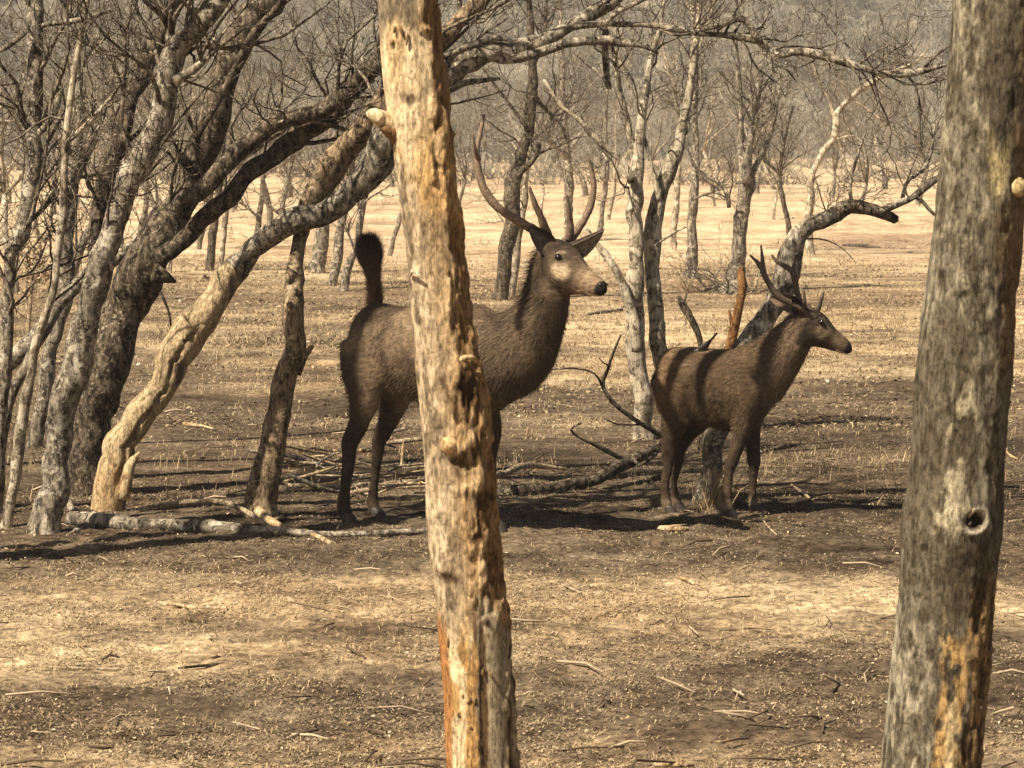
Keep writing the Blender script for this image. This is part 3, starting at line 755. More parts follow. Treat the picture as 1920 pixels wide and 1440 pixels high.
# --- the far wood on the hillside: one mass ---------------------------------------------------
WR = np.random.default_rng(5)
WP = []
for s in range(7):
    R = np.random.default_rng(300 + s); out = []
    for k in range(R.integers(3, 6)):
        grow([R.normal(0, .25), R.normal(0, .25), -.3], [R.normal(0, .45), R.normal(0, .45), 1], R.uniform(3.0, 5.6), R.uniform(.05, .10), R, 2, out, up=.2, wig=.2, kids=(3, 5), n=4)
    mb = MB()
    for P, Rd, l in out: tube(mb, P, np.maximum(Rd, .022), 3)
    WP.append((np.concatenate(mb.v), np.concatenate(mb.q), np.concatenate(mb.t)))
wood = MB()
for k in range(1250):
    y = 205 + 152 * WR.random() ** .6; x = WR.uniform(-1, 1) * (y * .19 + 6)
    z = float(hill_z(x, y)) - .35 if y > 296 else float(hgt(x, y))
    if y < 292 and (WR.random() < .3 or vnoise(np.array([[x * .05, y * .05, 2.]]))[0] < .0): continue
    V, Q, T = WP[WR.integers(len(WP))]
    a = WR.uniform(0, 6.28); s = WR.uniform(.75, 1.35)
    M = np.array([[math.cos(a), -math.sin(a), 0], [math.sin(a), math.cos(a), 0], [0, 0, WR.uniform(.8, 1.1)]]) * s
    sh = WR.uniform(.4, 1.6); c = np.array([.26, .235, .18]) * sh
    wood.add(V @ M.T + [x, y, z], Q, T, c)
tag(wood.build('distant_wood', M_LITTER), kind='stuff')
# low scrub along the foot of the hill
scr = MB()
for k in range(520):
    y = WR.uniform(150, 300); x = WR.uniform(-1, 1) * (y * .19 + 5)
    c = np.array([.30, .26, .19]) * WR.uniform(.5, 1.3)
    for j in range(16):
        d = unit([WR.normal(0, .8), WR.normal(0, .8), WR.uniform(.4, 1.4)])
        L = WR.uniform(.4, 1.5); p = np.array([x + WR.normal(0, .4), y, float(hgt(x, y))])
        tube(scr, np.array([p, p + d * L * .5, p + d * L + [0, 0, -.1]]), np.array([.03, .025, .012]), 3, col=c)
tag(scr.build('distant_scrub', M_LITTER), kind='stuff')

# --- withered shrub seen between the left trunks ------------------------------------------------
sb = on_ground(52, 640)
e = thing('withered_shrub', 'small shrub with a clump of dead tan leaves, seen between the left trunks', 'shrub', sb)
mb = MB(); tube(mb, *trace([(52, 650, 9), (54, 600, 8), (58, 550, 8), (64, 500, 6)], sb[1]), 6)
tube(mb, *trace([(54, 590, 6), (48, 560, 5), (50, 520, 4)], sb[1]), 5); mb.build('stem', M_STICK, e, sb)
lf = MB(); R = np.random.default_rng(3)
for k in range(420):
    c = at(62 + R.normal(0, 16), 492 + R.normal(0, 22), sb[1] + R.normal(0, .12))
    u = unit(R.normal(0, 1, 3)); v = unit(np.cross(u, R.normal(0, 1, 3))); s = R.uniform(.02, .045)
    lf.add([c - u * s, c + v * s * .5, c + u * s, c - v * s * .5], [[0, 1, 2, 3]], c=np.array([.40, .31, .19]) * R.uniform(.6, 1.25))
tag(lf.build('foliage', M_LITTER, e, sb), kind='stuff')

# ------------------------------------------------------------------ two trunks close to the camera
def front_trunk(name, label, prof, Y, colour, NA=150, step=.006):
    """prof: rows (py, x left, x right) of the outline; colour(py, side, front, pos) -> colour, relief in metres"""
    prof = np.array(prof, float)
    C = catmull(prof, 6)
    zt = np.array([at(c[1], c[0], Y)[2] for c in C])
    xl = np.array([at(c[1], c[0], Y)[0] for c in C]); xr = np.array([at(c[2], c[0], Y)[0] for c in C])
    o = np.argsort(zt); zt, xl, xr, pyy = zt[o], xl[o], xr[o], C[o, 0]
    zz = np.arange(zt[0], zt[-1], step)
    cx = np.interp(zz, zt, (xl + xr) / 2); r = np.interp(zz, zt, (xr - xl) / 2); py = np.interp(zz, zt, pyy)
    a = np.arange(NA) / NA * 2 * math.pi
    dx, dy = np.cos(a)[None] + 0 * zz[:, None], np.sin(a)[None] + 0 * zz[:, None]
    pos = np.stack([cx[:, None] + dx * r[:, None], Y + dy * r[:, None], zz[:, None] + 0 * dx], -1)
    col, rel = colour(np.tile(py[:, None], (1, NA)), dx, -dy, pos)
    rr = r[:, None] * (1 + .03 * fbm(pos * np.array([5, 5, 3]), 3)) + rel
    V = np.stack([cx[:, None] + dx * rr, Y + dy * rr, zz[:, None] + 0 * dx], -1)
    bz = float(hgt(cx[0], Y))
    base = (cx[0], Y, bz)
    e = thing(name, label, 'tree', base)
    mb = MB(); mb.add(V.reshape(-1, 3), ringquads(len(zz), NA), c=col.reshape(-1, 3))
    mb.build('trunk', M_TRUNK, e, base)
    return e, base
def lerp(a, b, f): return a * (1 - f[..., None]) + np.asarray(b, float) * f[..., None]
def sstep(x, a, b): 
    t = np.clip((x - a) / (b - a), 0, 1); return t * t * (3 - 2 * t)
CXY = 10.3
def centre_colour(py, s, f, pos):
    st = fbm(pos * np.array([22, 22, 2.2]), 4)             # streaks along the trunk
    bl = fbm(pos * np.array([11, 11, 7]) + 3, 4)           # blotches
    fi = fbm(pos * np.array([40, 40, 26]) + 8, 3)
    vein = 1 - np.abs(fbm(pos * np.array([17, 17, 9]) + 21, 3)) * 2.2
    col = lerp(np.array([.46, .345, .215]) + 0 * pos, [.66, .51, .33], sstep(bl + .6 * fi, -.1, .4))
    col = lerp(col, [.22, .165, .105], sstep(-fi + bl * .3, .12, .45) * .85)
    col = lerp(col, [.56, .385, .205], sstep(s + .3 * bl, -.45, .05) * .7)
    rel = .002 * bl
    top = sstep(-py + 20 * st, -70, -40)                   # weathered bark at the very top
    col = lerp(col, [.27, .22, .15], top * .8)
    crust = sstep(s + .35 * bl + .12 * st - np.interp(py, [0, 60, 200, 330, 430, 560, 640, 760, 1000, 1100, 1180, 1440], [.0, .1, .42, .1, .5, .22, .02, -.05, -.02, .1, .7, .75]), -.05, .08)
    ccol = lerp(np.array([.46, .30, .15]) + 0 * pos, [.66, .47, .26], sstep(fi + vein * .3, .1, .6))
    ccol = lerp(ccol, [.11, .06, .028], sstep(-fi + .3 * bl, .12, .38))
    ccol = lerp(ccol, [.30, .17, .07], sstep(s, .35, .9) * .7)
    col = lerp(col, ccol, crust)
    rel = rel + crust * (.003 + .009 * vein.clip(-.5, 1) + .009 * fi)
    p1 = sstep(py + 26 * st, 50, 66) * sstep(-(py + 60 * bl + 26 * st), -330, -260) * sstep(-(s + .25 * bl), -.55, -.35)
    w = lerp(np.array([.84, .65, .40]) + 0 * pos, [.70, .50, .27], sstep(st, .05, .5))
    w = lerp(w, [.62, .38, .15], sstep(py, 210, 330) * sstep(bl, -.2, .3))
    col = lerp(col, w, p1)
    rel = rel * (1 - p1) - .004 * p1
    o2 = sstep(py + 50 * bl, 240, 300) * sstep(-(py + 60 * bl), -420, -360) * sstep(s + .3 * bl, -.6, -.2)
    col = lerp(col, [.62, .38, .15], o2 * .65)
    low = sstep(py + 60 * bl, 1130, 1190)
    p2 = low * sstep(-(s + .2 * bl), -.12, .05)
    w2 = lerp(np.array([.84, .64, .38]) + 0 * pos, [.50, .30, .12], sstep(st + fi * .4, .12, .45))
    w2 = lerp(w2, [.46, .22, .08], sstep(-s + .12 * st, .68, .82))
    col = lerp(col, w2, p2)
    rel = rel * (1 - p2) + p2 * (.004 * st)
    fs = low * (1 - p2)
    gro = sstep(-fbm(pos * np.array([34, 34, 2.6]) + 31, 3), .05, .35)
    col = lerp(col, lerp(np.array([.46, .37, .24]) + 0 * pos, [.13, .08, .04], gro), fs)
    rel = rel - .007 * gro * fs
    for kx, ky, kr, amp, dk in [(.02, 838, 26, .016, 1), (-.55, 1060, 22, .012, 1), (-.12, 186, 15, -.008, 1), (.45, 700, 34, .012, 1), (.5, 310, 12, -.005, 1), (-.75, 520, 14, .006, 0), (.62, 905, 26, .012, 1), (.4, 1160, 9, -.004, 1)]:
        d2 = (((s - kx) * 60 / kr) ** 2 + ((py - ky) / kr) ** 2) * np.clip(1 + .5 * fi, .4, 2)
        g_ = np.exp(-d2) * (f > 0)
        rel = rel + amp * g_
        if dk:
            d3 = ((s - kx) * 60 / kr) ** 2 + ((py - ky - (kr * .8 if amp > 0 else 0)) / kr * 1.5) ** 2
            d3 = d3 * np.clip(1 + .9 * fi + .4 * bl, .35, 3) * 1.4
            h_ = np.exp(-d3 * 1.3) * (f > 0)
            col = lerp(col, [.07, .04, .022], np.clip(h_ * 1.4, 0, 1) * .85)
            rel = rel - .008 * h_ * (amp > 0)
    return np.clip(col, .01, .9), rel
prof = [(-330, 690, 792), (-150, 698, 802), (0, 708, 816), (100, 712, 826), (200, 722, 838), (300, 740, 850), (400, 752, 862), (500, 765, 870), (600, 772, 882), (700, 780, 904), (800, 791, 915), (900, 797, 923), (1000, 800, 932), (1100, 815, 944), (1200, 822, 956), (1300, 830, 963), (1440, 835, 969), (1560, 838, 978), (1680, 826, 1000)]
e, b = front_trunk('peeling_tree', 'nearest peeling trunk with orange patches and a broken stub, in front of the larger stag', prof, CXY, centre_colour)
mb = MB(); tube(mb, *trace([(736, 236, 34, -.03), (718, 222, 30, -.05), (702, 213, 26, -.06), (692, 210, 18, -.06)], CXY, step=.006), 20, .22, 40, col=np.array([.86, .68, .42]))
mb.build('branch_stub', M_TRUNK, e, b)
mb = MB(); tube(mb, *trace([(748, 252, 30, -.03), (728, 243, 20, -.05), (716, 238, 10, -.06)], CXY, step=.006), 14, .3, 50, col=np.array([.30, .17, .07]))
mb.build('branch_stub', M_TRUNK, e, b)
mb = MB(); tube(mb, *trace([(842, 834, 30, -.09), (841, 836, 26, -.125), (840, 838, 16, -.14)], CXY, step=.004), 18, .15, 50, col=np.array([.66, .45, .22]))
mb.build('knot', M_TRUNK, e, b)
mb = MB(); tube(mb, *trace([(852, 690, 7, -.085), (866, 674, 9, -.1), (884, 670, 9, -.1), (898, 684, 5, -.075)], CXY, step=.004), 10, .2, 50, col=np.array([.60, .42, .22]))
mb.build('bark_flap', M_TRUNK, e, b)
mb = MB(); tube(mb, *trace([(770, 516, 4, -.06), (774, 508, 6, -.09), (784, 515, 5, -.1), (792, 521, 3, -.1)], CXY, step=.004), 8, .2, 50, col=np.array([.80, .68, .46]))
mb.build('bark_flap', M_TRUNK, e, b)
R = np.random.default_rng(44)
for k in range(22):                                        # curled flakes of bark along the rough right side and the torn upper edge
    if k < 10: py, sx = R.uniform(380, 1420), R.uniform(.15, .95)
    elif k < 14: py, sx = R.uniform(52, 80), R.uniform(-.8, .3)
    else: py, sx = R.uniform(1150, 1420), R.uniform(-.85, .1)
    xl = np.interp(py, [p[0] for p in prof], [p[1] for p in prof]); xr = np.interp(py, [p[0] for p in prof], [p[2] for p in prof])
    px = (xl + xr) / 2 + sx * (xr - xl) / 2
    rad = (xr - xl) / 2 / FPX * CXY
    yy = -math.sqrt(max(.02, 1 - sx * sx)) * rad
    L = R.uniform(8, 26)
    mb = MB(); tube(mb, *trace([(px, py - L / 2, 3, yy + .001), (px + R.normal(0, 2), py, R.uniform(5, 8), yy - .003), (px + R.normal(0, 3), py + L / 2, 3, yy - .004)], CXY, step=.006), 6, .25, 40, col=np.array([.40, .26, .12]) * R.uniform(.4, 1.2))
    mb.build('bark_flake', M_TRUNK, e, b)

RXY = 10.6
def right_colour(py, s, f, pos):
    bl = fbm(pos * np.array([12, 12, 8]), 4); fi = fbm(pos * np.array([36, 36, 22]) + 8, 4); st = fbm(pos * np.array([22, 22, 2.5]) + 4, 4)
    big = fbm(pos * np.array([5, 5, 2.6]) + 14, 3)
    f2 = fbm(pos * np.array([75, 75, 50]) + 2, 3)
    col = lerp(np.array([.20, .172, .122]) + 0 * pos, [.36, .315, .225], sstep(.5 * bl + .5 * fi + .35 * f2, -.05, .35))
    col = lerp(col, [.085, .066, .042], sstep(-.6 * fi - .25 * bl - .6 * f2, .10, .42) * .9)
    col = lerp(col, [.10, .08, .052], sstep(big + .5 * bl + .25 * fi, .12, .35) * .75)
    col = lerp(col, [.26, .16, .07], sstep(s + .2 * bl, .35, .75) * sstep(-py, -760, -640) * .6)
    pale = sstep(-np.abs(s + .10 + .1 * bl + (py - 840) * .0006), -.42, -.2) * sstep(py + 80 * bl, 660, 740) * sstep(-(py + 40 * bl), -1020, -960)
    col = lerp(col, [.50, .43, .29], pale * sstep(fi + .3 * st, -.25, .15) * .85)
    p3 = sstep(-np.abs(s - .15 + .15 * bl), -.32, -.12) * sstep(-np.abs(py - 310 + 40 * st), -70, -20)
    col = lerp(col, [.62, .50, .26], p3 * .7)
    org = sstep(py + 60 * st, 1140, 1180) * sstep(-np.abs(s - .12 + .12 * bl), -.30, -.16)
    col = lerp(col, lerp(np.array([.56, .36, .15]) + 0 * pos, [.72, .55, .30], sstep(st, 0, .4)), org * sstep(fi, -.35, .0))
    dk = sstep(py, 960, 1010) * sstep(-py, -1170, -1100) * sstep(-np.abs(s - .25 + .2 * bl), -.5, -.2)
    col = lerp(col, [.11, .085, .055], dk * .7)
    rgh = sstep(py + 40 * bl, 1060, 1120) * sstep(s + .25 * bl, .35, .5)
    col = lerp(col, lerp(np.array([.34, .22, .10]) + 0 * pos, [.10, .06, .03], sstep(-fi, 0, .3)), rgh * .85)
    wl = sstep(py + 50 * bl, 1120, 1200) * sstep(-(s + .15 * bl), .15, .4)
    col = lerp(col, [.42, .37, .27], wl * sstep(fi + st * .5, -.1, .25) * .7)
    rel = .004 * bl + .004 * fi - .004 * org + .008 * rgh * fi + .006 * big
    rel = rel + .022 * np.exp(-((s + .15) / .7) ** 2 - ((py - 1000) / 70) ** 2) * (f > -.2)
    d = np.sqrt(((s - .30) * 89) ** 2 + ((py - 966) * 1.05) ** 2)
    fr = (f > 0)
    rel = rel + fr * (.011 * np.exp(-((d - 23) / 8) ** 2) - .03 * np.exp(-(d / 17) ** 2))
    col = lerp(col, [.66, .58, .44], fr * np.exp(-((d - 22) / 4) ** 2) * .8 * sstep(fi, -.5, .1))
    col = lerp(col, [.03, .02, .012], fr * sstep(-d, -19, -13))
    d = np.sqrt(((s + .60) * 89) ** 2 + ((py - 1016)) ** 2)
    col = lerp(col, [.04, .03, .02], fr * sstep(-d, -10, -5))
    return np.clip(col, .01, .9), rel
prof = [(-330, 1800, 1985), (-150, 1792, 1965), (0, 1784, 1950), (100, 1777, 1942), (200, 1768, 1934), (300, 1760, 1926), (400, 1748, 1916), (500, 1738, 1907), (640, 1723, 1898), (800, 1713, 1886), (900, 1706, 1880), (980, 1695, 1874), (1050, 1690, 1866), (1150, 1682, 1858), (1250, 1672, 1852), (1350, 1664, 1846), (1440, 1656, 1840), (1540, 1646, 1838), (1660, 1620, 1850)]
e, b = front_trunk('mottled_tree', 'nearest thick mottled trunk with a ringed knothole, at the right edge of the view', prof, RXY, right_colour)
rg = MB()
a = np.linspace(.6, 4.9, 40)
tube(rg, np.array([at(1804 + 21 * math.cos(t), 966 + 21 * math.sin(t), RXY - .158 + .012 * math.cos(t)) for t in a]), np.interp(np.arange(40), [0, 6, 25, 39], [.002, .006, .008, .002]), 10, .25, 50, col=np.array([.62, .54, .40]))
rg.build('knothole_rim', M_TRUNK, e, b)
mb = MB(); tube(mb, *trace([(1812, 975, 6, -.13), (1818, 964, 8, -.155), (1826, 955, 9, -.165)], RXY, step=.004), 8, .2, 50, col=np.array([.55, .46, .33])); mb.build('wood_splinter', M_TRUNK, e, b)
mb = MB(); tube(mb, *trace([(1732, 1018, 10, -.09), (1727, 1006, 11, -.115), (1724, 996, 5, -.118)], RXY, step=.004), 10, .2, 40, col=np.array([.62, .54, .40])); mb.build('branch_stub', M_TRUNK, e, b)
mb = MB(); tube(mb, *trace([(1890, 356, 40, -.02), (1899, 352, 44, -.05), (1908, 350, 40, -.09), (1914, 349, 26, -.11)], RXY, step=.005), 18, .14, 30, col=np.array([.72, .55, .28])); mb.build('branch_stub', M_TRUNK, e, b)
# ------------------------------------------------------------------ fallen wood
def gtrace(path, step=.05):
    """path of (px, py, w[, lift in metres]) lying on the ground"""
    P, R = [], []
    for q in path:
        g_ = on_ground(q[0], q[1]); r = q[2] / 2 * g_[1] / FPX
        P.append(g_ + [0, 0, r * .6 + (q[3] if len(q) > 3 else 0)]); R.append(r)
    C = catmull(np.concatenate([np.array(P), np.array(R)[:, None]], 1), 8)
    return resample(C[:, :3], np.maximum(C[:, 3], .002), step)[:2]
def fallen(name, label, cat, paths, mat, group=None, raised=(), part='branch', sides=9):
    P, R = paths[0] if isinstance(paths[0], tuple) else gtrace(paths[0])
    b = P[len(P) // 2].copy(); b[2] = float(hgt(b[0], b[1]))
    mb = MB(); tube(mb, P, R, sides, .22, 9, seed=b[0])
    if len(paths) == 1 and not raised:
        return tag(mb.build(name, mat, None, b), label, cat, group)
    e = thing(name, label, cat, b, group)
    mb.build('log', mat, e, b)
    for q in list(paths[1:]):
        mb = MB(); tube(mb, *gtrace(q), 7, .2, 10); mb.build(part, mat, e, b)
    for q in raised:
        mb = MB(); tube(mb, *q, 7, .18, 10); mb.build(part, mat, e, b)
    return e
fallen('fallen_log', 'weathered grey log lying at the foot of the split pale trunk', 'log',
       [[(132, 980, 30), (170, 984, 32), (250, 992, 28), (320, 994, 26), (400, 996, 26), (470, 1000, 22), (560, 1004, 16), (640, 1006, 13), (740, 1002, 12), (830, 998, 10)], [(134, 972, 14, .04), (126, 962, 10, .09), (116, 956, 5, .12)], [(160, 990, 16), (140, 1000, 10), (124, 1006, 5)]], M_GREY)
fallen('fallen_branch', 'long pale curved branch lying along the top of the grey log', 'branch', [[(262, 986, 9, .09), (330, 984, 10, .12), (400, 983, 11, .13), (440, 988, 11, .12), (480, 998, 10, .08), (520, 1006, 8, .01)]], M_STICK)
fallen('fallen_branch', 'bleached forked stick with a broken end, lying beside the foot of the brown trunk', 'branch', [[(484, 972, 20, .03), (500, 984, 18, .02), (530, 992, 14), (566, 998, 12), (596, 1010, 11), (622, 1024, 10)], [(512, 986, 9, .02), (530, 978, 7, .03)]], M_DEAD, sides=8)
fy = on_ground(1000, 925)[1]
fallen('fallen_branch', 'dark fallen bough with upturned black twigs, left of the hind legs of the smaller stag', 'branch',
       [trace([(930, 925, 24, 0), (990, 916, 22, .05), (1050, 914, 20, .15), (1110, 902, 22, .3), (1150, 880, 22, .5), (1180, 864, 24, .7), (1215, 848, 20, .9), (1240, 838, 14, 1.05), (1262, 830, 8, 1.1)], fy)], M_DARK,
       raised=[trace([(1250, 822, 10, .6), (1214, 800, 10, .5), (1180, 780, 9, .45), (1150, 755, 9, .4), (1132, 730, 8, .4), (1130, 712, 9, .4), (1140, 690, 7, .35), (1150, 660, 6, .3), (1164, 628, 4, .3)], fy),
               trace([(1128, 722, 5, .4), (1118, 704, 4, .35), (1100, 694, 4, .3), (1070, 690, 3, .25), (1020, 694, 2.5, .2)], fy),
               trace([(1142, 686, 4, .35), (1128, 678, 3, .3), (1122, 670, 2.5, .3)], fy),
               trace([(1176, 866, 12, .7), (1140, 846, 9, .6), (1100, 828, 7, .5), (1074, 812, 5, .45), (1072, 802, 4, .4), (1090, 794, 3, .4)], fy),
               trace([(1190, 860, 8, .7), (1200, 872, 8, .6), (1230, 850, 6, .7)], fy),
               trace([(1080, 914, 9, .1), (1040, 926, 8, 0), (1000, 940, 6, -.1), (980, 944, 4, -.15)], fy),
               trace([(1200, 796, 4, .5), (1160, 796, 3.5, .4), (1130, 782, 3, .4)], fy)])
fallen('fallen_branch', 'bleached grey bough lying on top of the dark fallen one beside the peeling trunk', 'branch', [[(936, 930, 12, .12), (980, 916, 12, .14), (1020, 910, 10, .12), (1060, 908, 6, .1)]], M_STICK)
sn = on_ground(1312, 850)
P, R = trace([(1318, 850, 14), (1316, 700, 12), (1312, 640, 11), (1300, 604, 11), (1286, 580, 12), (1276, 562, 10), (1274, 556, 5)], sn[1])
tree('dead_sapling', 'black broken dead stem sticking up behind the back of the smaller stag', 'sapling', sn, [(P, R)], [trace([(1280, 572, 7), (1285, 560, 6), (1288, 550, 3)], sn[1])], (), mat=M_DARK, sides=8)
sn = on_ground(1340, 842)
P, R = trace([(1346, 842, 16), (1352, 720, 15), (1366, 660, 18), (1380, 615, 17), (1388, 575, 15), (1394, 540, 15), (1390, 512, 12), (1388, 500, 8)], sn[1])
tree('dead_sapling', 'reddish rotten dead stem sticking up behind the back of the smaller stag', 'sapling', sn, [(P, R)], [trace([(1378, 620, 8), (1372, 600, 7), (1368, 582, 3)], sn[1])], (), mat=M_ORANGE, sides=9)
for lab, path, m in [
    ('white sunlit stick lying flat under the limbs, left of the brown trunk', [(346, 797, 8), (370, 801, 9), (398, 806, 6)], M_DEAD),
    ('short thick pale stick lying level on shaded ground in front of the smaller stag', [(1236, 994, 11), (1262, 995, 13), (1290, 994, 8)], M_DEAD),
    ('straight pale twig lying level, just right of the peeling trunk, below the dark bough', [(936, 1021, 8), (970, 1019, 9), (998, 1016, 6)], M_STICK),
    ('thin curved twig in shaded grass between the smaller stag and the mottled trunk', [(1432, 984, 4, .02), (1442, 994, 4, .01), (1456, 1004, 4)], M_STICK),
    ('pale twig with a dark broken end lying before the smaller stag, on open soil', [(1390, 1068, 5), (1402, 1064, 8), (1412, 1062, 6), (1440, 1052, 5)], M_STICK),
    ('little pale twig lying on bare soil right of the peeling trunk, at mid distance', [(1268, 1083, 5), (1286, 1088, 7), (1302, 1096, 5)], M_DEAD),
    ('pale bent stick lying in the left foreground grass', [(312, 1132, 6), (340, 1137, 8), (390, 1146, 6)], M_DEAD),
    ('black straight twig lying in the left foreground, ending in a pale chip', [(334, 1254, 4), (380, 1250, 6), (446, 1244, 6)], M_DARK),
    ('short slanting pale stick near the bottom left corner', [(192, 1372, 6), (214, 1384, 9), (236, 1398, 5)], M_DEAD),
    ('thin grey twig lying far left in the foreground', [(84, 1252, 4), (160, 1254, 4), (260, 1257, 3)], M_STICK),
    ('curved pale twig on open soil just right of the peeling trunk', [(1030, 1090, 4), (1060, 1100, 5), (1090, 1113, 4)], M_STICK),
    ('white chip of wood at the bottom edge between the two near trunks', [(1228, 1436, 12), (1262, 1437, 14), (1300, 1436, 10)], M_DEAD),
    ('pale stick lying beside the left foot of the mottled near trunk', [(1480, 908, 5), (1500, 922, 6), (1524, 940, 5)], M_STICK),
    ('white forked twig lying right of the mottled near trunk', [(1884, 842, 5), (1892, 854, 5), (1908, 862, 5)], M_DEAD),
    ('straight pale stick lying at the right edge behind the mottled trunk', [(1868, 986, 7), (1900, 980, 7), (1950, 974, 6)], M_STICK),
    ('bare dark root chip in the hollow behind the fore legs of the smaller stag', [(1446, 846, 8), (1466, 842, 12), (1496, 836, 7)], M_DARK),
    ('dark log lying far off on the pale field at the right', [(1580, 462, 5), (1612, 463, 8), (1650, 465, 4)], M_DARK),
    ('grey log lying on the field behind the muzzle of the larger stag', [(1100, 592, 7), (1130, 588, 8), (1166, 582, 7)], M_GREY),
]:
    fallen('stick', lab, 'stick', [path], m, sides=7)
# brush pile behind the hind legs of the larger stag
R = np.random.default_rng(17)
for k in range(54):
    if k < 10:
        px, py = [(540, 880), (600, 905), (640, 912), (700, 870), (750, 850), (780, 845), (620, 925), (700, 935), (760, 915), (580, 870)][k]; L, w = R.uniform(.4, .8), R.uniform(7, 11)
    else:
        px, py = R.uniform(540, 830), R.uniform(865, 945); L, w = R.uniform(.15, .5), R.uniform(3, 6.5)
    g_ = on_ground(px, py); a = R.normal(0, .9) + (.25 if k % 2 else -.1)
    d = np.array([math.cos(a), math.sin(a) * 1.0, R.normal(.08, .2)])
    n_ = unit(np.cross(d, [0, 0, 1])) * R.normal(0, .16)
    r = w / 2 * g_[1] / FPX
    zb = np.array([0, 0, r + R.uniform(0, .10)])
    P = np.array([g_ - d * L / 2, g_ + n_ * L, g_ + d * L / 2]) + zb
    P[:, 2] = np.maximum(P[:, 2], hgt(P[:, 0], P[:, 1]) + r * .7)
    C = catmull(np.concatenate([P, np.array([[r * .8], [r], [r * .4]])], 1), 5)
    mb = MB(); tube(mb, C[:, :3], C[:, 3], 6, .25, 12, seed=k)
    tag(mb.build('stick', (M_DEAD, M_STICK, M_STICK, M_GREY)[int(R.integers(0, 4))], None, g_), 'dry stick of the pale brush pile behind the hind legs of the larger stag', 'stick', 'sticks of the brush pile')
# small twigs strewn everywhere
tw = MB(); R = np.random.default_rng(91)
for k in range(300):
    y = 11.8 + 24 * R.random() ** 1.6; x = R.uniform(-1, 1) * (y * .17 + .6)
    L = R.uniform(.06, .32); a = R.uniform(0, 6.28); r = R.uniform(.0025, .007)
    d = np.array([math.cos(a), math.sin(a), R.normal(0, .12)]); z = float(hgt(x, y)) + r + .012
    p = np.array([x, y, z]); m_ = p + unit(np.cross(d, [0, 0, 1])) * R.normal(0, .12) * L + [0, 0, R.uniform(0, .02)]
    c = (np.array([.42, .33, .22]) if R.random() < .5 else np.array([.12, .085, .055])) * R.uniform(.7, 1.25)
    tube(tw, np.array([p - d * L / 2, m_, p + d * L / 2]), np.array([r, r, r * .5]), 4, col=c)
tag(tw.build('twig_litter', M_LITTER), kind='stuff')

# ------------------------------------------------------------------ leaf litter and dry grass
def scatter(n, y0, y1, pw, seed):
    R = np.random.default_rng(seed)
    y = y0 + (y1 - y0) * R.random(n) ** pw
    x = R.uniform(-1, 1, n) * (y * .172 + .7)
    z = hgt(x, y) + np.clip((26 - y) / 6, 0, 1) * (0.018 * fbm(np.stack([x * 7, y * 7, 0 * x], -1), 3))
    return R, x, y, z
def litter(n, y0, y1, pw, s0, s1, seed):
    R, x, y, z = scatter(n, y0, y1, pw, seed)
    s = R.uniform(s0, s1, n) * (1 + np.maximum(0, y - 20) * .02)
    u = R.normal(0, 1, (n, 3)); u[:, 2] *= .35; u /= np.linalg.norm(u, axis=1)[:, None]
    w = np.cross(u, R.normal(0, .35, (n, 3)) + [0, 0, 1]); w /= np.linalg.norm(w, axis=1)[:, None]
    c = np.stack([x, y, z + s * .35 + .004], -1)
    nn = np.cross(u, w); cup = R.uniform(-.35, .35, n)[:, None] * s[:, None]
    V = np.stack([c - u * s[:, None], c + w * s[:, None] * .5 + nn * cup, c + u * s[:, None], c - w * s[:, None] * .5 + nn * cup], 1).reshape(-1, 3)
    d = dryness_shade(x, y)
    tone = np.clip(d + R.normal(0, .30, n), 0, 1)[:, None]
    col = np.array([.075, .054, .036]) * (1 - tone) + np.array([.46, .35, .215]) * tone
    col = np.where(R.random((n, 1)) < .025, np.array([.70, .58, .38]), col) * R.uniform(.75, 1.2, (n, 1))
    k = fbm(np.stack([x * 1.5, y * 1.5, 0 * x + 71], -1), 3) + R.normal(0, .25, n) > -.05
    V = V.reshape(n, 4, 3)[k].reshape(-1, 3); col = col[k]; n = int(k.sum())
    mb = MB(); mb.add(V, np.arange(n * 4).reshape(-1, 4), c=np.repeat(col, 4, 0))
    return mb
tag(litter(230000, 11.6, 27, 1.25, .0035, .011, 1).build('leaf_litter', M_LITTER, smooth=False), kind='stuff')
tag(litter(26000, 26, 60, 1.3, .010, .026, 2).build('leaf_litter', M_LITTER, smooth=False), kind='stuff')
def grass(n, y0, y1, pw, h0, h1, seed, wid=.0022, lie=.9, thr=.3):
    R, x, y, z = scatter(n, y0, y1, pw, seed)
    d = dryness_shade(x, y); k = d + R.normal(0, .12, n) + .35 * fbm(np.stack([x * 1.3, y * 1.3, 0 * x + 61], -1), 3) > thr
    x, y, z, d = x[k], y[k], z[k], d[k]; n = len(x)
    hh = R.uniform(h0, h1, n) * (.7 + .5 * d)
    a = R.uniform(0, 6.28, n); t = np.abs(R.normal(lie, .35, n))
    dr = np.stack([np.cos(a) * np.sin(t), np.sin(a) * np.sin(t), np.cos(t).clip(.05)], -1)
    sd = np.stack([-np.sin(a), np.cos(a), 0 * a], -1) * wid * (1 + np.maximum(0, y - 18) * .03)[:, None]
    p = np.stack([x, y, z - .004], -1)
    m = p + dr * hh[:, None] * .55
    tip = m + (dr * .5 + np.array([0, 0, -.15])) * hh[:, None] * .6
    V = np.stack([p - sd, p + sd, m + sd * .7, m - sd * .7, tip], 1).reshape(-1, 3)
    i = np.arange(n)[:, None] * 5
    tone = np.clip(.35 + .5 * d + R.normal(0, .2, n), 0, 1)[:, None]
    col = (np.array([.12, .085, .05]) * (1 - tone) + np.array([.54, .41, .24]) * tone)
    mb = MB(); mb.add(V, i + np.array([[0, 1, 2, 3]]), i + np.array([[3, 2, 4]]), c=np.repeat(col, 5, 0))
    return mb
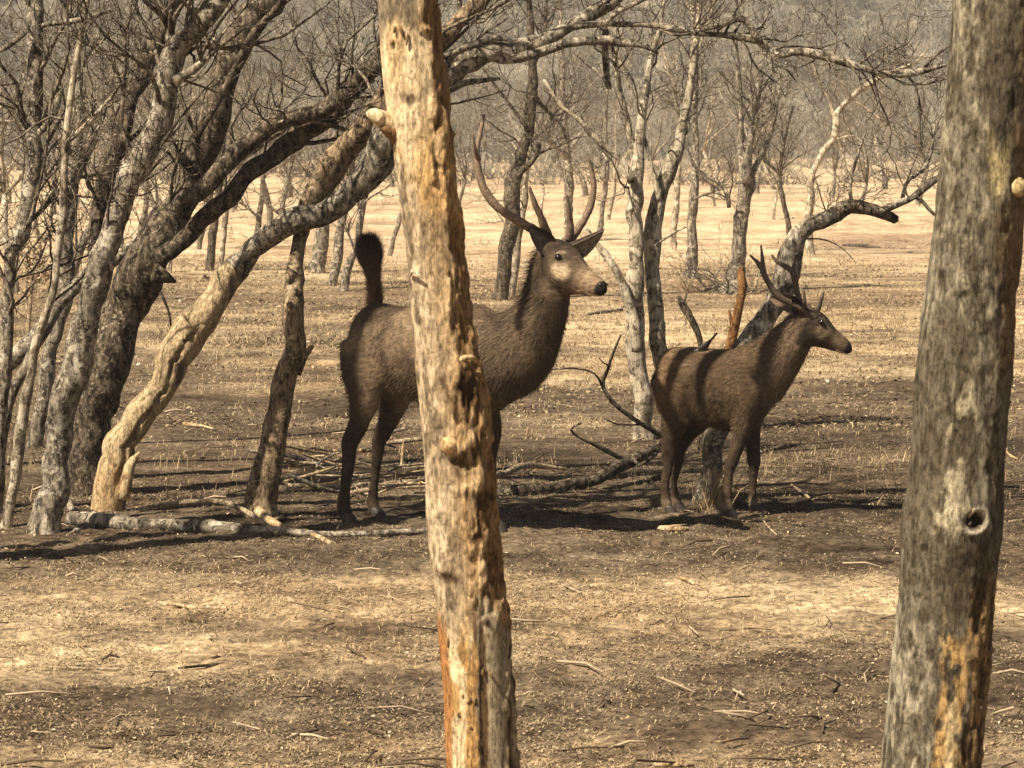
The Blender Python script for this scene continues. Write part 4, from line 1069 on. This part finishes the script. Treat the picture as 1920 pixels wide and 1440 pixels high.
tag(grass(100000, 11.6, 24, 1.2, .02, .06, 11, lie=1.25).build('dry_grass', M_LITTER, smooth=False), kind='stuff')
tag(grass(60000, 23, 62, 1.1, .04, .09, 12, wid=.003).build('dry_grass', M_LITTER, smooth=False), kind='stuff')
tag(grass(1600, 20.6, 24, 1.0, .06, .20, 13, wid=.0025, lie=.45, thr=.2).build('dry_grass', M_LITTER, smooth=False), kind='stuff')
fc = MB(); R = np.random.default_rng(55)
for k in range(900):
    y = 34 + 190 * R.random() ** 1.7; x = R.uniform(-1, 1) * (y * .175 + 1); z = float(hgt(x, y)) - .02
    c = (np.array([.40, .31, .19]) if R.random() < .6 else np.array([.14, .105, .07])) * R.uniform(.7, 1.2); sz = R.uniform(.08, .26)
    for j in range(26):
        d = unit([R.normal(0, .8), R.normal(0, .8), R.uniform(.3, 1.1)]); sd = unit(np.cross(d, R.normal(0, 1, 3))) * sz * .028
        p = np.array([x + R.normal(0, sz * .9), y + R.normal(0, sz * 1.5), z])
        fc.add([p - sd, p + sd, p + d * sz * R.uniform(.4, 1.1) + sd * .2, p + d * sz * .9 - sd * .2], [[0, 1, 2, 3]], c=c)
tag(fc.build('field_tussocks', M_LITTER, smooth=False), kind='stuff')
# tawny tuft between the legs of the smaller stag
tp = on_ground(1338, 958); R = np.random.default_rng(6); tf = MB()
for k in range(110):
    p = tp + [R.normal(0, .05), R.normal(0, .07), 0]; p[2] = float(hgt(p[0], p[1])) - .01
    d = unit([R.normal(.12, .28), R.normal(0, .25), 1]); L = R.uniform(.15, .48); sd = unit(np.cross(d, R.normal(0, 1, 3))) * .003
    m_ = p + d * L * .6; t_ = m_ + (d + [R.normal(.1, .3), 0, -.2]) * L * .4
    tf.add([p - sd, p + sd, m_ + sd * .8, m_ - sd * .8, t_], [[0, 1, 2, 3]], [[3, 2, 4]], np.array([.34, .25, .14]) * R.uniform(.6, 1.25))
tag(tf.build('grass_tuft', M_LITTER, None, tp), 'tawny tuft of tall dry grass under the belly of the smaller stag', 'grass tuft')
# ------------------------------------------------------------------ the two stags
def loft(mb, secs, side=None, n=26, m=6, up=None):
    """secs: (centre, half width, half height); rings lie across the path; side = horizontal axis of the rings"""
    A = np.array([[*c, w, h_] for c, w, h_ in secs], float)
    C = catmull(A, m)
    P, W, H = C[:, :3], np.maximum(C[:, 3], .004), np.maximum(C[:, 4], .004)
    T = np.gradient(P, axis=0); T /= np.linalg.norm(T, axis=1)[:, None]
    a = np.arange(n) / n * 2 * math.pi
    V = []
    for p, t, w, h_ in zip(P, T, W, H):
        sd = np.array(side, float) if side is not None else np.cross(t, [0, 0, 1.])
        sd = unit(sd - t * np.dot(sd, t)); u = np.cross(sd, t) if up is None else np.array(up, float)
        V.append(p + sd * np.cos(a)[:, None] * w + u * np.sin(a)[:, None] * h_)
    V = np.concatenate(V); k = len(P); base = len(V)
    V = np.concatenate([V, [P[0] - T[0] * min(W[0], H[0]) * .6, P[-1] + T[-1] * min(W[-1], H[-1]) * .6]])
    j = np.arange(n); j2 = (j + 1) % n
    t = np.concatenate([np.stack([j2, j, np.full(n, base)], 1), np.stack([(k - 1) * n + j, (k - 1) * n + j2, np.full(n, base + 1)], 1)])
    mb.add(V, ringquads(k, n), t)

def fuse(mb, voxel, smooth=5):
    """one continuous surface out of overlapping lofts"""
    me = mb.mesh('tmp', None)
    o = bpy.data.objects.new('tmp', me); COL.objects.link(o)
    r = o.modifiers.new('r', 'REMESH'); r.mode = 'VOXEL'; r.voxel_size = voxel
    s = o.modifiers.new('s', 'SMOOTH'); s.factor = .5; s.iterations = smooth
    dg = bpy.context.evaluated_depsgraph_get()
    out = bpy.data.meshes.new_from_object(o.evaluated_get(dg))
    bpy.data.objects.remove(o); bpy.data.meshes.remove(me)
    n = len(out.vertices); V = np.zeros(n * 3); out.vertices.foreach_get('co', V); V = V.reshape(-1, 3)
    N = np.zeros(n * 3); out.vertices.foreach_get('normal', N); N = N.reshape(-1, 3)
    return out, V, N
def set_col(me, C):
    a = me.attributes.new('col', 'FLOAT_COLOR', 'POINT')
    a.data.foreach_set('color', np.concatenate([C, np.ones((len(C), 1))], 1).astype(np.float32).ravel())
def hairs(V, N, C, n, L, flow, seed, lift=.35, wid=.0022, lo=.6, hi=1.35):
    R = np.random.default_rng(seed)
    i = R.integers(0, len(V), n)
    p, nn = V[i] - N[i] * .003, N[i]
    f = np.asarray(flow, float); f = f[i] if f.ndim == 2 else np.tile(f, (n, 1))
    d = f + nn * lift + R.normal(0, .22, (n, 3)); d -= nn * np.minimum(0, (d * nn).sum(1) - .12)[:, None]
    d /= np.linalg.norm(d, axis=1)[:, None]
    l = (L[i] if np.ndim(L) else L) * R.uniform(.6, 1.3, n)
    s = np.cross(d, nn); s /= np.linalg.norm(s, axis=1)[:, None] + 1e-9
    W = np.stack([p - s * wid, p + s * wid, p + d * l[:, None]], 1).reshape(-1, 3)
    c = np.repeat(np.clip(C[i] * R.uniform(lo, hi, (n, 1)), 0, 1), 3, 0)
    mb = MB(); mb.add(W, t=np.arange(n * 3).reshape(-1, 3), c=c)
    return mb
def ear(mb, base, axis, face, L, W, cin, cout, cup=.45):
    axis, face = unit(axis), np.asarray(face, float)
    face = unit(face - axis * np.dot(face, axis)); s = np.cross(axis, face)
    nu, nv = 14, 11
    for off, c, inv in ((0, cin, False), (-.006, cout, True)):
        V = []
        for u in np.linspace(0, 1, nu):
            w = W * (math.sin(math.pi * (0.12 + .88 * u) ** .72) ** .75 if u < 1 else 0) + .002
            for v in np.linspace(-1, 1, nv):
                V.append(np.array(base) + axis * L * u + s * v * w * math.cos(.5 * v) + face * (off + cup * w * (v * v) * 1.3 - .1 * L * u * u))
        i = np.arange(nu - 1)[:, None] * nv + np.arange(nv - 1)[None]
        q = np.stack([i, i + 1, i + nv + 1, i + nv], -1).reshape(-1, 4)
        mb.add(V, q[:, ::-1] if inv else q, c=np.asarray(c, float))

class Stag:
    def __init__(s, label, ox, oy, H, heading, xs, neck, head, headw, legs, body, coat, voxel):
        """neck/head points are (X right, Y away, Z up) in units of H from the origin"""
        s.o = np.array([ox, oy, float(hgt(ox, oy)) - .008]); s.H = H
        c, sn_ = math.cos(heading), math.sin(heading)
        s.h = np.array([c, sn_, 0]); s.l = np.array([-sn_, c, 0]); s.xs = xs
        W = lambda x, y, z: s.o + H * (s.h * x * xs + s.l * y + np.array([0, 0, z]))
        A = lambda p: s.o + H * np.array(p, float)
        s.W, s.A = W, A
        e = s.e = thing('stag', label, 'deer', s.o)
        mb = MB()
        loft(mb, [(W(x, 0, z), w * H, h_ * H) for x, z, w, h_ in body], side=s.l, up=(0, 0, 1), n=32)
        loft(mb, [(A(p), w * H, h_ * H) for p, w, h_ in neck], n=28)
        hd = np.array(head, float)                      # poll, nose tip
        p0, p1 = A(hd[0]), A(hd[1]); ax = unit(p1 - p0); L = np.linalg.norm(p1 - p0)
        sd = unit(np.cross(ax, [0, 0, 1.])); up = np.cross(sd, ax); s.ax, s.sd, s.up, s.p0, s.L = ax, sd, up, p0, L
        hs = headw
        loft(mb, [(p0 + ax * L * t + up * L * dz, w * L * hs, h_ * L) for t, dz, w, h_ in
                  [(-.12, -.07, .15, .17), (.0, -.06, .21, .24), (.16, -.09, .24, .30), (.32, -.12, .235, .30), (.48, -.14, .195, .255), (.64, -.15, .155, .205), (.80, -.15, .13, .165), (.92, -.15, .108, .125), (.99, -.145, .078, .082)]], side=sd, n=26)
        # brow ridge and cheek
        for sg in (-1, 1):
            loft(mb, [(p0 + ax * L * t + up * L * z + sd * sg * L * hs * y, .042 * L, .042 * L) for t, y, z in [(.10, .14, .08), (.25, .165, .075), (.40, .12, .03)]], n=12)
            loft(mb, [(p0 + ax * L * t + up * L * z + sd * sg * L * hs * y, .07 * L, .09 * L) for t, y, z in [(.05, .12, -.12), (.2, .14, -.16), (.36, .10, -.17)]], n=12)
        for leg in legs:
            loft(mb, [(W(x, y, z), w * H, d * H) for x, y, z, w, d in leg], side=s.l, n=18)
        me, V, N = fuse(mb, voxel)
        # modelling of the surface: muscles, folds
        rel = (V - s.o) / H
        lx = rel @ s.h / xs; ly = rel @ s.l; lz = rel[:, 2]
        ga = lambda x, z, rx, rz: np.exp(-((lx - x) / rx) ** 2 - ((lz - z) / rz) ** 2) * (np.abs(ly) > .06)
        mus = .018 * ga(.25, .70, .075, .15) - .016 * ga(.115, .66, .05, .16) - .020 * ga(-.10, .72, .055, .12) + .014 * ga(-.22, .74, .09, .12) - .010 * ga(.34, .60, .03, .08) + .004 * np.sin(lx * 90 + lz * 8) * ga(.0, .74, .10, .12)
        V = V + N * H * (mus + .007 * fbm(V * 6 / H, 2) + .003 * fbm(V * 22, 3))[:, None]
        rel = (V - s.o) / H; lz = rel[:, 2]
        hx = ((V - p0) @ ax) / L; hu = ((V - p0) @ up) / L; hsd = ((V - p0) @ sd) / L
        inhead = (hx > -.05) & (hx < 1.2) & (np.abs(hsd) < .5) & (hu > -.5) & (hu < .35)
        C = coat(lx, ly, lz, V)
        hcol = lerp(np.array([.10, .07, .044]) * (.35 + .65 * s_face) + 0 * V, [.03, .02, .014], sstep(hu, .06, .12) * sstep(-hx, -.52, -.2))
        hcol = lerp(hcol, [.028, .019, .013], sstep(-hx, -.26, -.10) * .9)
        hcol = lerp(hcol, [.065, .045, .03], sstep(fbm(V * 26 + 3, 3), .1, .4) * .55 * s_face)
        hcol = lerp(hcol, [.50, .38, .24], sstep(-np.sqrt((hx - .40) ** 2 + (hu + .10) ** 2), -.17, -.07) * .9 * s_face)  # pale cheek marking, with the sunlight on it painted in
        hcol = lerp(hcol, [.42, .31, .20], sstep(-np.sqrt((hx - .30) ** 2 + (hu - .08) ** 2), -.07, -.03) * .8 * s_face)
        hcol = lerp(hcol, [.34, .235, .14], sstep(hx, .5, .7) * .6 * s_face)
        hcol = lerp(hcol, [.05, .035, .025], sstep(-np.sqrt(((hx - .33) / 1.6) ** 2 + (hu - .045) ** 2), -.085, -.05) * .85)
        hcol = lerp(hcol, [.10, .07, .045], sstep(-np.abs(hu - .03 + (hx - .4) * .35), -.035, -.01) * sstep(hx, .36, .42) * sstep(-hx, -.58, -.5) * .8)
        hcol = lerp(hcol, [.014, .010, .009], sstep(hx + .25 * np.abs(hsd), .90, .94) * sstep(hu, -.25, -.22))
        hcol = lerp(hcol, [.62, .52, .38], sstep(hx, .74, .80) * sstep(-hx, -.98, -.93) * sstep(-np.abs(hu + .27), -.035, -.012) * .9)
        hcol = lerp(hcol, [.03, .02, .015], sstep(hx, .66, .78) * sstep(-hu, .285, .31))
        C = lerp(C, [0, 0, 0], 0 * lx)
        k = (inhead * sstep(hx, .0, .12))[:, None]
        C = C * (1 - k) + hcol * k
        s.V, s.N, s.C = V, N, C
        out = MB()
        me.vertices.foreach_set('co', (V - s.o).astype(np.float32).ravel())
        set_col(me, C)
        me.polygons.foreach_set('use_smooth', np.ones(len(me.polygons), bool))
        me.materials.clear(); me.materials.append(M_COAT); me.name = 'body'
        o = bpy.data.objects.new('body', me); COL.objects.link(o); o.parent = e
        # hair
        flow = -s.h * 0.7 + np.array([0, 0, -.55])
        Lh = np.where(inhead & (hx > .1), .008, .026) * H * np.where(lz < .45, .5, 1)
        Lh = np.where((lx > .2) & (lz > .7) & ~inhead, .034 * H, Lh)
        Lh = np.where((lx > .40) & (lz > .62) & ~inhead, .055 * H, Lh)
        keep = ~(inhead & (hx > .85))
        tag(hairs(V[keep], N[keep], C[keep], 26000, Lh[keep], flow, 3).build('coat_hair', M_HAIR, e, s.o, smooth=False), kind='stuff')
        # eyes, nostrils, hooves
        for sg in (-1, 1):
            q = p0 + ax * L * .30 + up * L * .05 + sd * sg * L * hs * .212
            mb = MB(); loft(mb, [(q - ax * .055 * L, .012 * L, .012 * L), (q, .050 * L, .045 * L), (q + ax * .05 * L, .012 * L, .012 * L)], side=sd, n=12, m=4); mb.build('eye', M_EYE, e, s.o)
            q = p0 + ax * L * .925 + up * L * -.09 + sd * sg * L * hs * .055
            mb = MB(); loft(mb, [(q - ax * .02 * L, .02 * L, .02 * L), (q + ax * .03 * L, .022 * L, .025 * L)], side=sd, n=10, m=3); mb.build('nostril', M_NOSE, e, s.o)
        for leg in legs:
            x, y, z, w, d = leg[-1]
            mb = MB(); loft(mb, [(W(x - .004, y, .055), .024 * H, .028 * H), (W(x + .012, y, .028), .030 * H, .036 * H), (W(x + .022, y, -.004), .034 * H, .042 * H)], side=s.l, up=s.h, n=14, m=3)
            mb.build('hoof', M_HOOF, e, s.o)
    def add_ear(s, t, sg, axis, face, L, W, cin, cout):
        b = s.p0 + s.ax * s.L * t + s.sd * sg * s.L * .15 + s.up * s.L * .07
        mb = MB(); ear(mb, b - unit(axis) * .02, axis, face, L, W, cin, cout)
        mb.build('ear', M_COAT, s.e, s.o)
    def add_antler(s, beams, col=(.20, .135, .085), thick=1.15):
        mb = MB()
        for pts in beams:
            P = np.array([at(q[0], q[1], q[3]) for q in pts]); R = np.array([q[2] / 2 * q[3] / FPX for q in pts]) * thick
            R[0] *= 1.35
            C = catmull(np.concatenate([P, R[:, None]], 1), 8)
            tcol = np.linspace(0, 1, len(C))[:, None]
            tube(mb, C[:, :3], np.maximum(C[:, 3], .003), 10, .13, 40, col=np.array(col) * (1 - tcol * .2) + np.array([.1, .08, .06]) * tcol * .4)
        mb.build('antler', M_ANTLER, s.e, s.o)

BODY = [(-.41, .79, .035, .06), (-.385, .785, .095, .125), (-.33, .775, .142, .185), (-.22, .765, .165, .212), (-.08, .745, .178, .222), (.06, .735, .180, .232), (.18, .735, .172, .240), (.27, .745, .155, .235), (.345, .735, .125, .19), (.395, .72, .075, .12)]
def fore(x, y, kx=0., hx=0., sx=0.):
    return [(.255 + sx, y * .9, .80, .06, .10), (.265 + sx, y, .66, .060, .085), (.245 + sx, y, .54, .050, .060), (.255 + x * .3 + sx, y, .44, .037, .040), (.262 + x * .6 + kx, y, .315, .034, .036), (.262 + x * .75 + kx, y, .27, .027, .029), (.258 + x * .9 + hx, y, .16, .021, .023), (.258 + x + hx, y, .085, .025, .029), (.272 + x + hx, y, .04, .024, .028)]
def hind(x, y, hk=0., st=0., hp=0.):
    return [(-.27 + hp, y * .8, .80, .085, .135), (-.235 + st + hp * .8, y, .67, .085, .125), (-.225 + st + hp * .5, y, .57, .062, .092), (-.275 + st * .5 + x * .3, y, .46, .040, .056), (-.345 + x * .6 + hk, y, .355, .030, .042), (-.350 + x * .7 + hk, y, .30, .027, .034), (-.338 + x * .9, y, .17, .022, .025), (-.330 + x, y, .085, .026, .030), (-.312 + x, y, .04, .024, .029)]

def hind_straight(dx, y):
    return [(-.185, y * .8, .80, .085, .13), (-.175 + dx * .5, y, .67, .08, .115), (-.178 + dx * .5, y, .57, .062, .088), (-.208 + dx * .8, y, .46, .040, .055), (-.258 + dx, y, .36, .030, .042), (-.266 + dx, y, .30, .027, .033), (-.285 + dx, y, .17, .021, .025), (-.296 + dx, y, .085, .026, .030), (-.278 + dx, y, .04, .024, .029)]
# larger stag, three quarter view
s_face = 1.0
def coat1(lx, ly, lz, V):
    n = fbm(V * 3.5, 3); n2 = fbm(V * 9 + 4, 3)
    c = lerp(np.array([.080, .053, .032]) + 0 * V, [.165, .115, .071], sstep(n + .5 * n2, -.2, .45))
    c = lerp(c, [.42, .33, .22], sstep(-np.sqrt(((lx - .27) / .8) ** 2 + (lz - .74) ** 2), -.20, -.08) * (.55 + .3 * n2).clip(0, .85))  # sunlit patch on the shoulder, painted into the coat
    c = lerp(c, [.045, .030, .019], sstep(-lz, -.58, -.40))              # darker legs
    c = lerp(c, [.055, .037, .023], sstep(lx, .34, .46) * .65)            # darker neck and mane
    c = lerp(c, [.11, .074, .048], sstep(-lx, .30, .40) * .5)
    c = lerp(c, [.26, .20, .13], sstep(-lz, -.60, -.54) * sstep(-np.abs(lx), -.2, -.1))
    return c * (1 + .18 * n2[..., None])
H1 = 1.40
S1 = Stag('larger stag with tall curved antlers and raised black tail, half hidden by peeling trunk', -.585, 19.35, H1, math.radians(-38), 1.08,
          [((.30, -.24, .72), .14, .19), ((.44, -.33, .80), .14, .18), ((.52, -.385, .91), .108, .13), ((.56, -.41, 1.02), .085, .108), ((.58, -.425, 1.12), .076, .10), ((.60, -.44, 1.19), .077, .09)],
          [(.585, -.435, 1.215), (.815, -.63, 1.105)], 1.08,
          [fore(-.04, -.10), fore(.06, .10, .0, .0, .05), hind_straight(-.005, -.105), hind_straight(-.015, .105)], [(-.29, .80, .035, .06), (-.27, .795, .10, .12), (-.235, .785, .145, .18), (-.17, .765, .165, .212), (-.08, .765, .166, .200), (.06, .755, .175, .215), (.18, .745, .176, .235), (.28, .745, .170, .243), (.38, .735, .145, .225), (.455, .71, .095, .15)], coat1, .0125)
DARKB, RUFOUS = np.array([.03, .02, .015]), np.array([.16, .085, .045])
S1.add_ear(.02, 1, unit(-S1.sd * .15 + S1.up * .8 - S1.ax * .3) if False else np.array([-.5, -.25, .62]), [.25, -1, .1], .19, .070, (.035, .024, .02), (.18, .125, .08))
S1.add_ear(.06, -1, np.array([.96, .05, .34]), [.25, -.6, -.8], .28, .10, (.26, .21, .16), (.05, .034, .026))
yh = S1.p0[1]
S1.add_antler([[(1030, 458, 17, yh), (1016, 440, 17, yh - .02), (985, 422, 15, yh - .04), (940, 394, 14, yh - .06), (912, 362, 14, yh - .06), (898, 325, 13, yh - .05), (893, 288, 11, yh - .03), (899, 255, 8, yh), (908, 215, 4, yh + .02)],
               [(1026, 446, 14, yh - .02), (1016, 412, 13, yh - .08), (1003, 382, 10, yh - .12), (992, 350, 5, yh - .15)], [(897, 300, 8, yh - .04), (890, 275, 6, yh - .1), (886, 250, 3, yh - .12)]])
S1.add_antler([[(1062, 456, 16, yh + .10), (1076, 440, 15, yh + .12), (1094, 414, 13, yh + .13), (1108, 382, 12, yh + .14), (1113, 350, 10, yh + .14), (1110, 322, 8, yh + .14), (1104, 296, 4, yh + .12)],
               [(1068, 448, 13, yh + .08), (1070, 420, 11, yh + .04), (1066, 390, 8, yh), (1062, 365, 4, yh - .02)]])
def tail(S, pts, cols, name='tail', n=2600, L=.05, seed=8):
    P = np.array([at(q[0], q[1], q[3]) for q in pts]); Rr = np.array([q[2] / 2 * q[3] / FPX for q in pts])
    C = catmull(np.concatenate([P, Rr[:, None]], 1), 6)
    cc = np.array([np.array(cols[0]) * (1 - t) + np.array(cols[1]) * t for t in np.clip(np.linspace(-.3, 1.2, len(C)), 0, 1)])
    mb = MB(); tube(mb, C[:, :3], C[:, 3] * .8, 14, .2, 25, col=cc)
    o = mb.build(name, M_COAT, S.e, S.o)
    V = np.concatenate(mb.v); Cc = np.concatenate(mb.c)
    T = unit(P[-1] - P[0]); ctr = np.repeat(C[:, :3], 14, 0); Nn = V[:-2] - ctr; Nn /= np.linalg.norm(Nn, axis=1)[:, None] + 1e-9
    hb = hairs(V[:-2], Nn, Cc[:-2], n, L, T, seed, .3)
    tag(hb.build('tail_hair', M_HAIR, o, (0, 0, 0), smooth=False), kind='stuff').location = tuple(-S.o)
ty = S1.W(-.36, 0, .9)[1]
tail(S1, [(706, 610, 40, ty + .03), (704, 578, 28, ty), (702, 548, 23, ty - .02), (699, 518, 28, ty - .03), (694, 486, 54, ty - .03), (692, 466, 46, ty - .03), (692, 456, 14, ty - .03)], ((.20, .115, .06), (.018, .012, .009)), n=9000, L=.075)

# smaller stag, side view
s_face = 0.35
def coat2(lx, ly, lz, V):
    n = fbm(V * 4, 3); n2 = fbm(V * 11 + 4, 3)
    c = lerp(np.array([.085, .055, .031]) + 0 * V, [.175, .118, .068], sstep(n + .4 * n2, -.2, .5))
    c = lerp(c, [.165, .10, .054], sstep(-lx, .18, .32) * sstep(lz, .5, .6) * .8)
    c = lerp(c, [.05, .033, .02], sstep(-lz, -.58, -.42) * .85)
    c = lerp(c, [.30, .22, .14], sstep(-lz, -.12, -.07) * .6)
    c = lerp(c, [.14, .098, .064], sstep(lx, .33, .45) * .5)
    return c * (1 + .18 * n2[..., None])
H2 = 1.08
S2 = Stag('smaller stag with branching antlers standing in profile, a small bird on its back', 1.265, 19.97, H2, math.radians(-18), .82,
          [((.12, -.03, .76), .12, .18), ((.24, -.06, .82), .127, .20), ((.355, -.08, .92), .108, .155), ((.44, -.09, 1.025), .086, .118), ((.49, -.095, 1.10), .071, .094), ((.53, -.10, 1.15), .065, .085)],
          [(.515, -.10, 1.165), (.80, -.12, 1.01)], 1.0,
          [fore(-.13, -.10, -.02, 0), fore(.0, .10), hind(.02, -.10, .04), hind(.02, .10, .05, .08)], BODY, coat2, .0115)
S2.add_ear(-.10, 1, np.array([-.45, -.6, .55]), [-.3, -.9, -.2], .15, .055, (.02, .014, .012), (.018, .013, .011))
S2.add_ear(-.20, -1, np.array([-1, .05, .30]), [-.1, -1, .1], .20, .06, (.15, .105, .07), (.20, .14, .09))
yh = S2.p0[1]
S2.add_antler([[(1525, 596, 15, yh - .04), (1508, 582, 12, yh - .07), (1482, 568, 11, yh - .09), (1460, 556, 11, yh - .11), (1444, 536, 10, yh - .12), (1430, 508, 9, yh - .12), (1420, 492, 7, yh - .12), (1406, 478, 3, yh - .12)],
               [(1431, 512, 8, yh - .12), (1430, 490, 7, yh - .1), (1427, 460, 3, yh - .08)], [(1507, 582, 9, yh - .07), (1508, 566, 7, yh - .1), (1508, 545, 3, yh - .12)]], (.10, .07, .048), 1.15)
S2.add_antler([[(1532, 597, 16, yh + .04), (1520, 582, 12, yh + .06), (1502, 570, 11, yh + .07), (1495, 550, 10, yh + .08), (1491, 528, 9, yh + .08), (1484, 508, 9, yh + .08), (1470, 498, 8, yh + .08), (1456, 490, 6, yh + .08), (1447, 478, 3, yh + .08)],
               [(1526, 592, 12, yh + .05), (1534, 580, 9, yh + .03), (1538, 566, 8, yh + .02), (1545, 546, 3, yh)], [(1489, 520, 8, yh + .08), (1488, 500, 6, yh + .1), (1491, 484, 3, yh + .1)]], (.10, .07, .048), 1.15)
tb = S2.W(-.40, 0, .84)
tail(S2, [(1243, 688, 20, tb[1] + .02), (1234, 700, 20, tb[1]), (1229, 712, 18, tb[1] - .01), (1226, 722, 8, tb[1] - .02)], ((.05, .03, .02), (.02, .013, .01)), n=900, L=.03)

# ------------------------------------------------------------------ the bird on the back of the smaller stag
by = S2.W(.02, -.02, .9)[1]
bb = at(1318, 660, by)
e = thing('small_bird', 'small dark bird with its tail cocked, perched on the back of the smaller stag', 'bird', bb)
def bpart(name, secs, col, n=12):
    mb = MB(); loft(mb, [(at(x, y, by + d), w, h_) for x, y, d, w, h_ in secs], n=n, m=5)
    C = np.tile(np.array(col, float), (mb.n, 1)); mb.c = [C]
    mb.build(name, M_FEATHER, e, bb)
bpart('body', [(1330, 642, 0, .010, .010), (1322, 650, 0, .020, .020), (1314, 656, 0, .024, .024), (1308, 658, 0, .017, .018), (1303, 659, 0, .014, .014), (1299, 660, 0, .008, .008)], (.075, .058, .045), 16)
bpart('tail', [(1322, 650, 0, .010, .008), (1332, 639, 0, .013, .008), (1342, 627, 0, .017, .007), (1344, 624, 0, .014, .005)], (.016, .012, .01))
for d in (-.02, .02): bpart('wing', [(1310, 655, d, .006, .012), (1320, 649, d, .008, .016), (1332, 637, d * .6, .004, .006)], (.03, .022, .017))
bpart('beak', [(1300, 660, 0, .005, .005), (1295, 661, 0, .003, .003), (1291, 662, 0, .001, .001)], (.03, .024, .02), 8)
for d in (-.008, .008): bpart('leg', [(1315, 661, d, .0022, .0022), (1314, 668, d, .0022, .0022), (1312, 676, d, .0022, .0022)], (.03, .024, .02), 6)
# ------------------------------------------------------------------ the dusty air
m = bpy.data.materials.new('dusty_air'); m.use_nodes = True
nt = m.node_tree; nt.nodes.clear()
pv = nt.nodes.new('ShaderNodeVolumePrincipled')
pv.inputs['Color'].default_value = (0.92, 0.90, 0.86, 1)
pv.inputs['Density'].default_value = 0.0007
pv.inputs['Anisotropy'].default_value = 0.2
mo = nt.nodes.new('ShaderNodeOutputMaterial')
nt.links.new(pv.outputs[0], mo.inputs['Volume'])
hz = MB()
x0, x1, y0, y1, z0, z1 = -262, 262, -46, 434, -1.6, 64
hz.add([[x0, y0, z0], [x1, y0, z0], [x1, y1, z0], [x0, y1, z0], [x0, y0, z1], [x1, y0, z1], [x1, y1, z1], [x0, y1, z1]],
       [[0, 3, 2, 1], [4, 5, 6, 7], [0, 1, 5, 4], [1, 2, 6, 5], [2, 3, 7, 6], [3, 0, 4, 7]])
tag(hz.build('haze', m, smooth=False), kind='stuff')
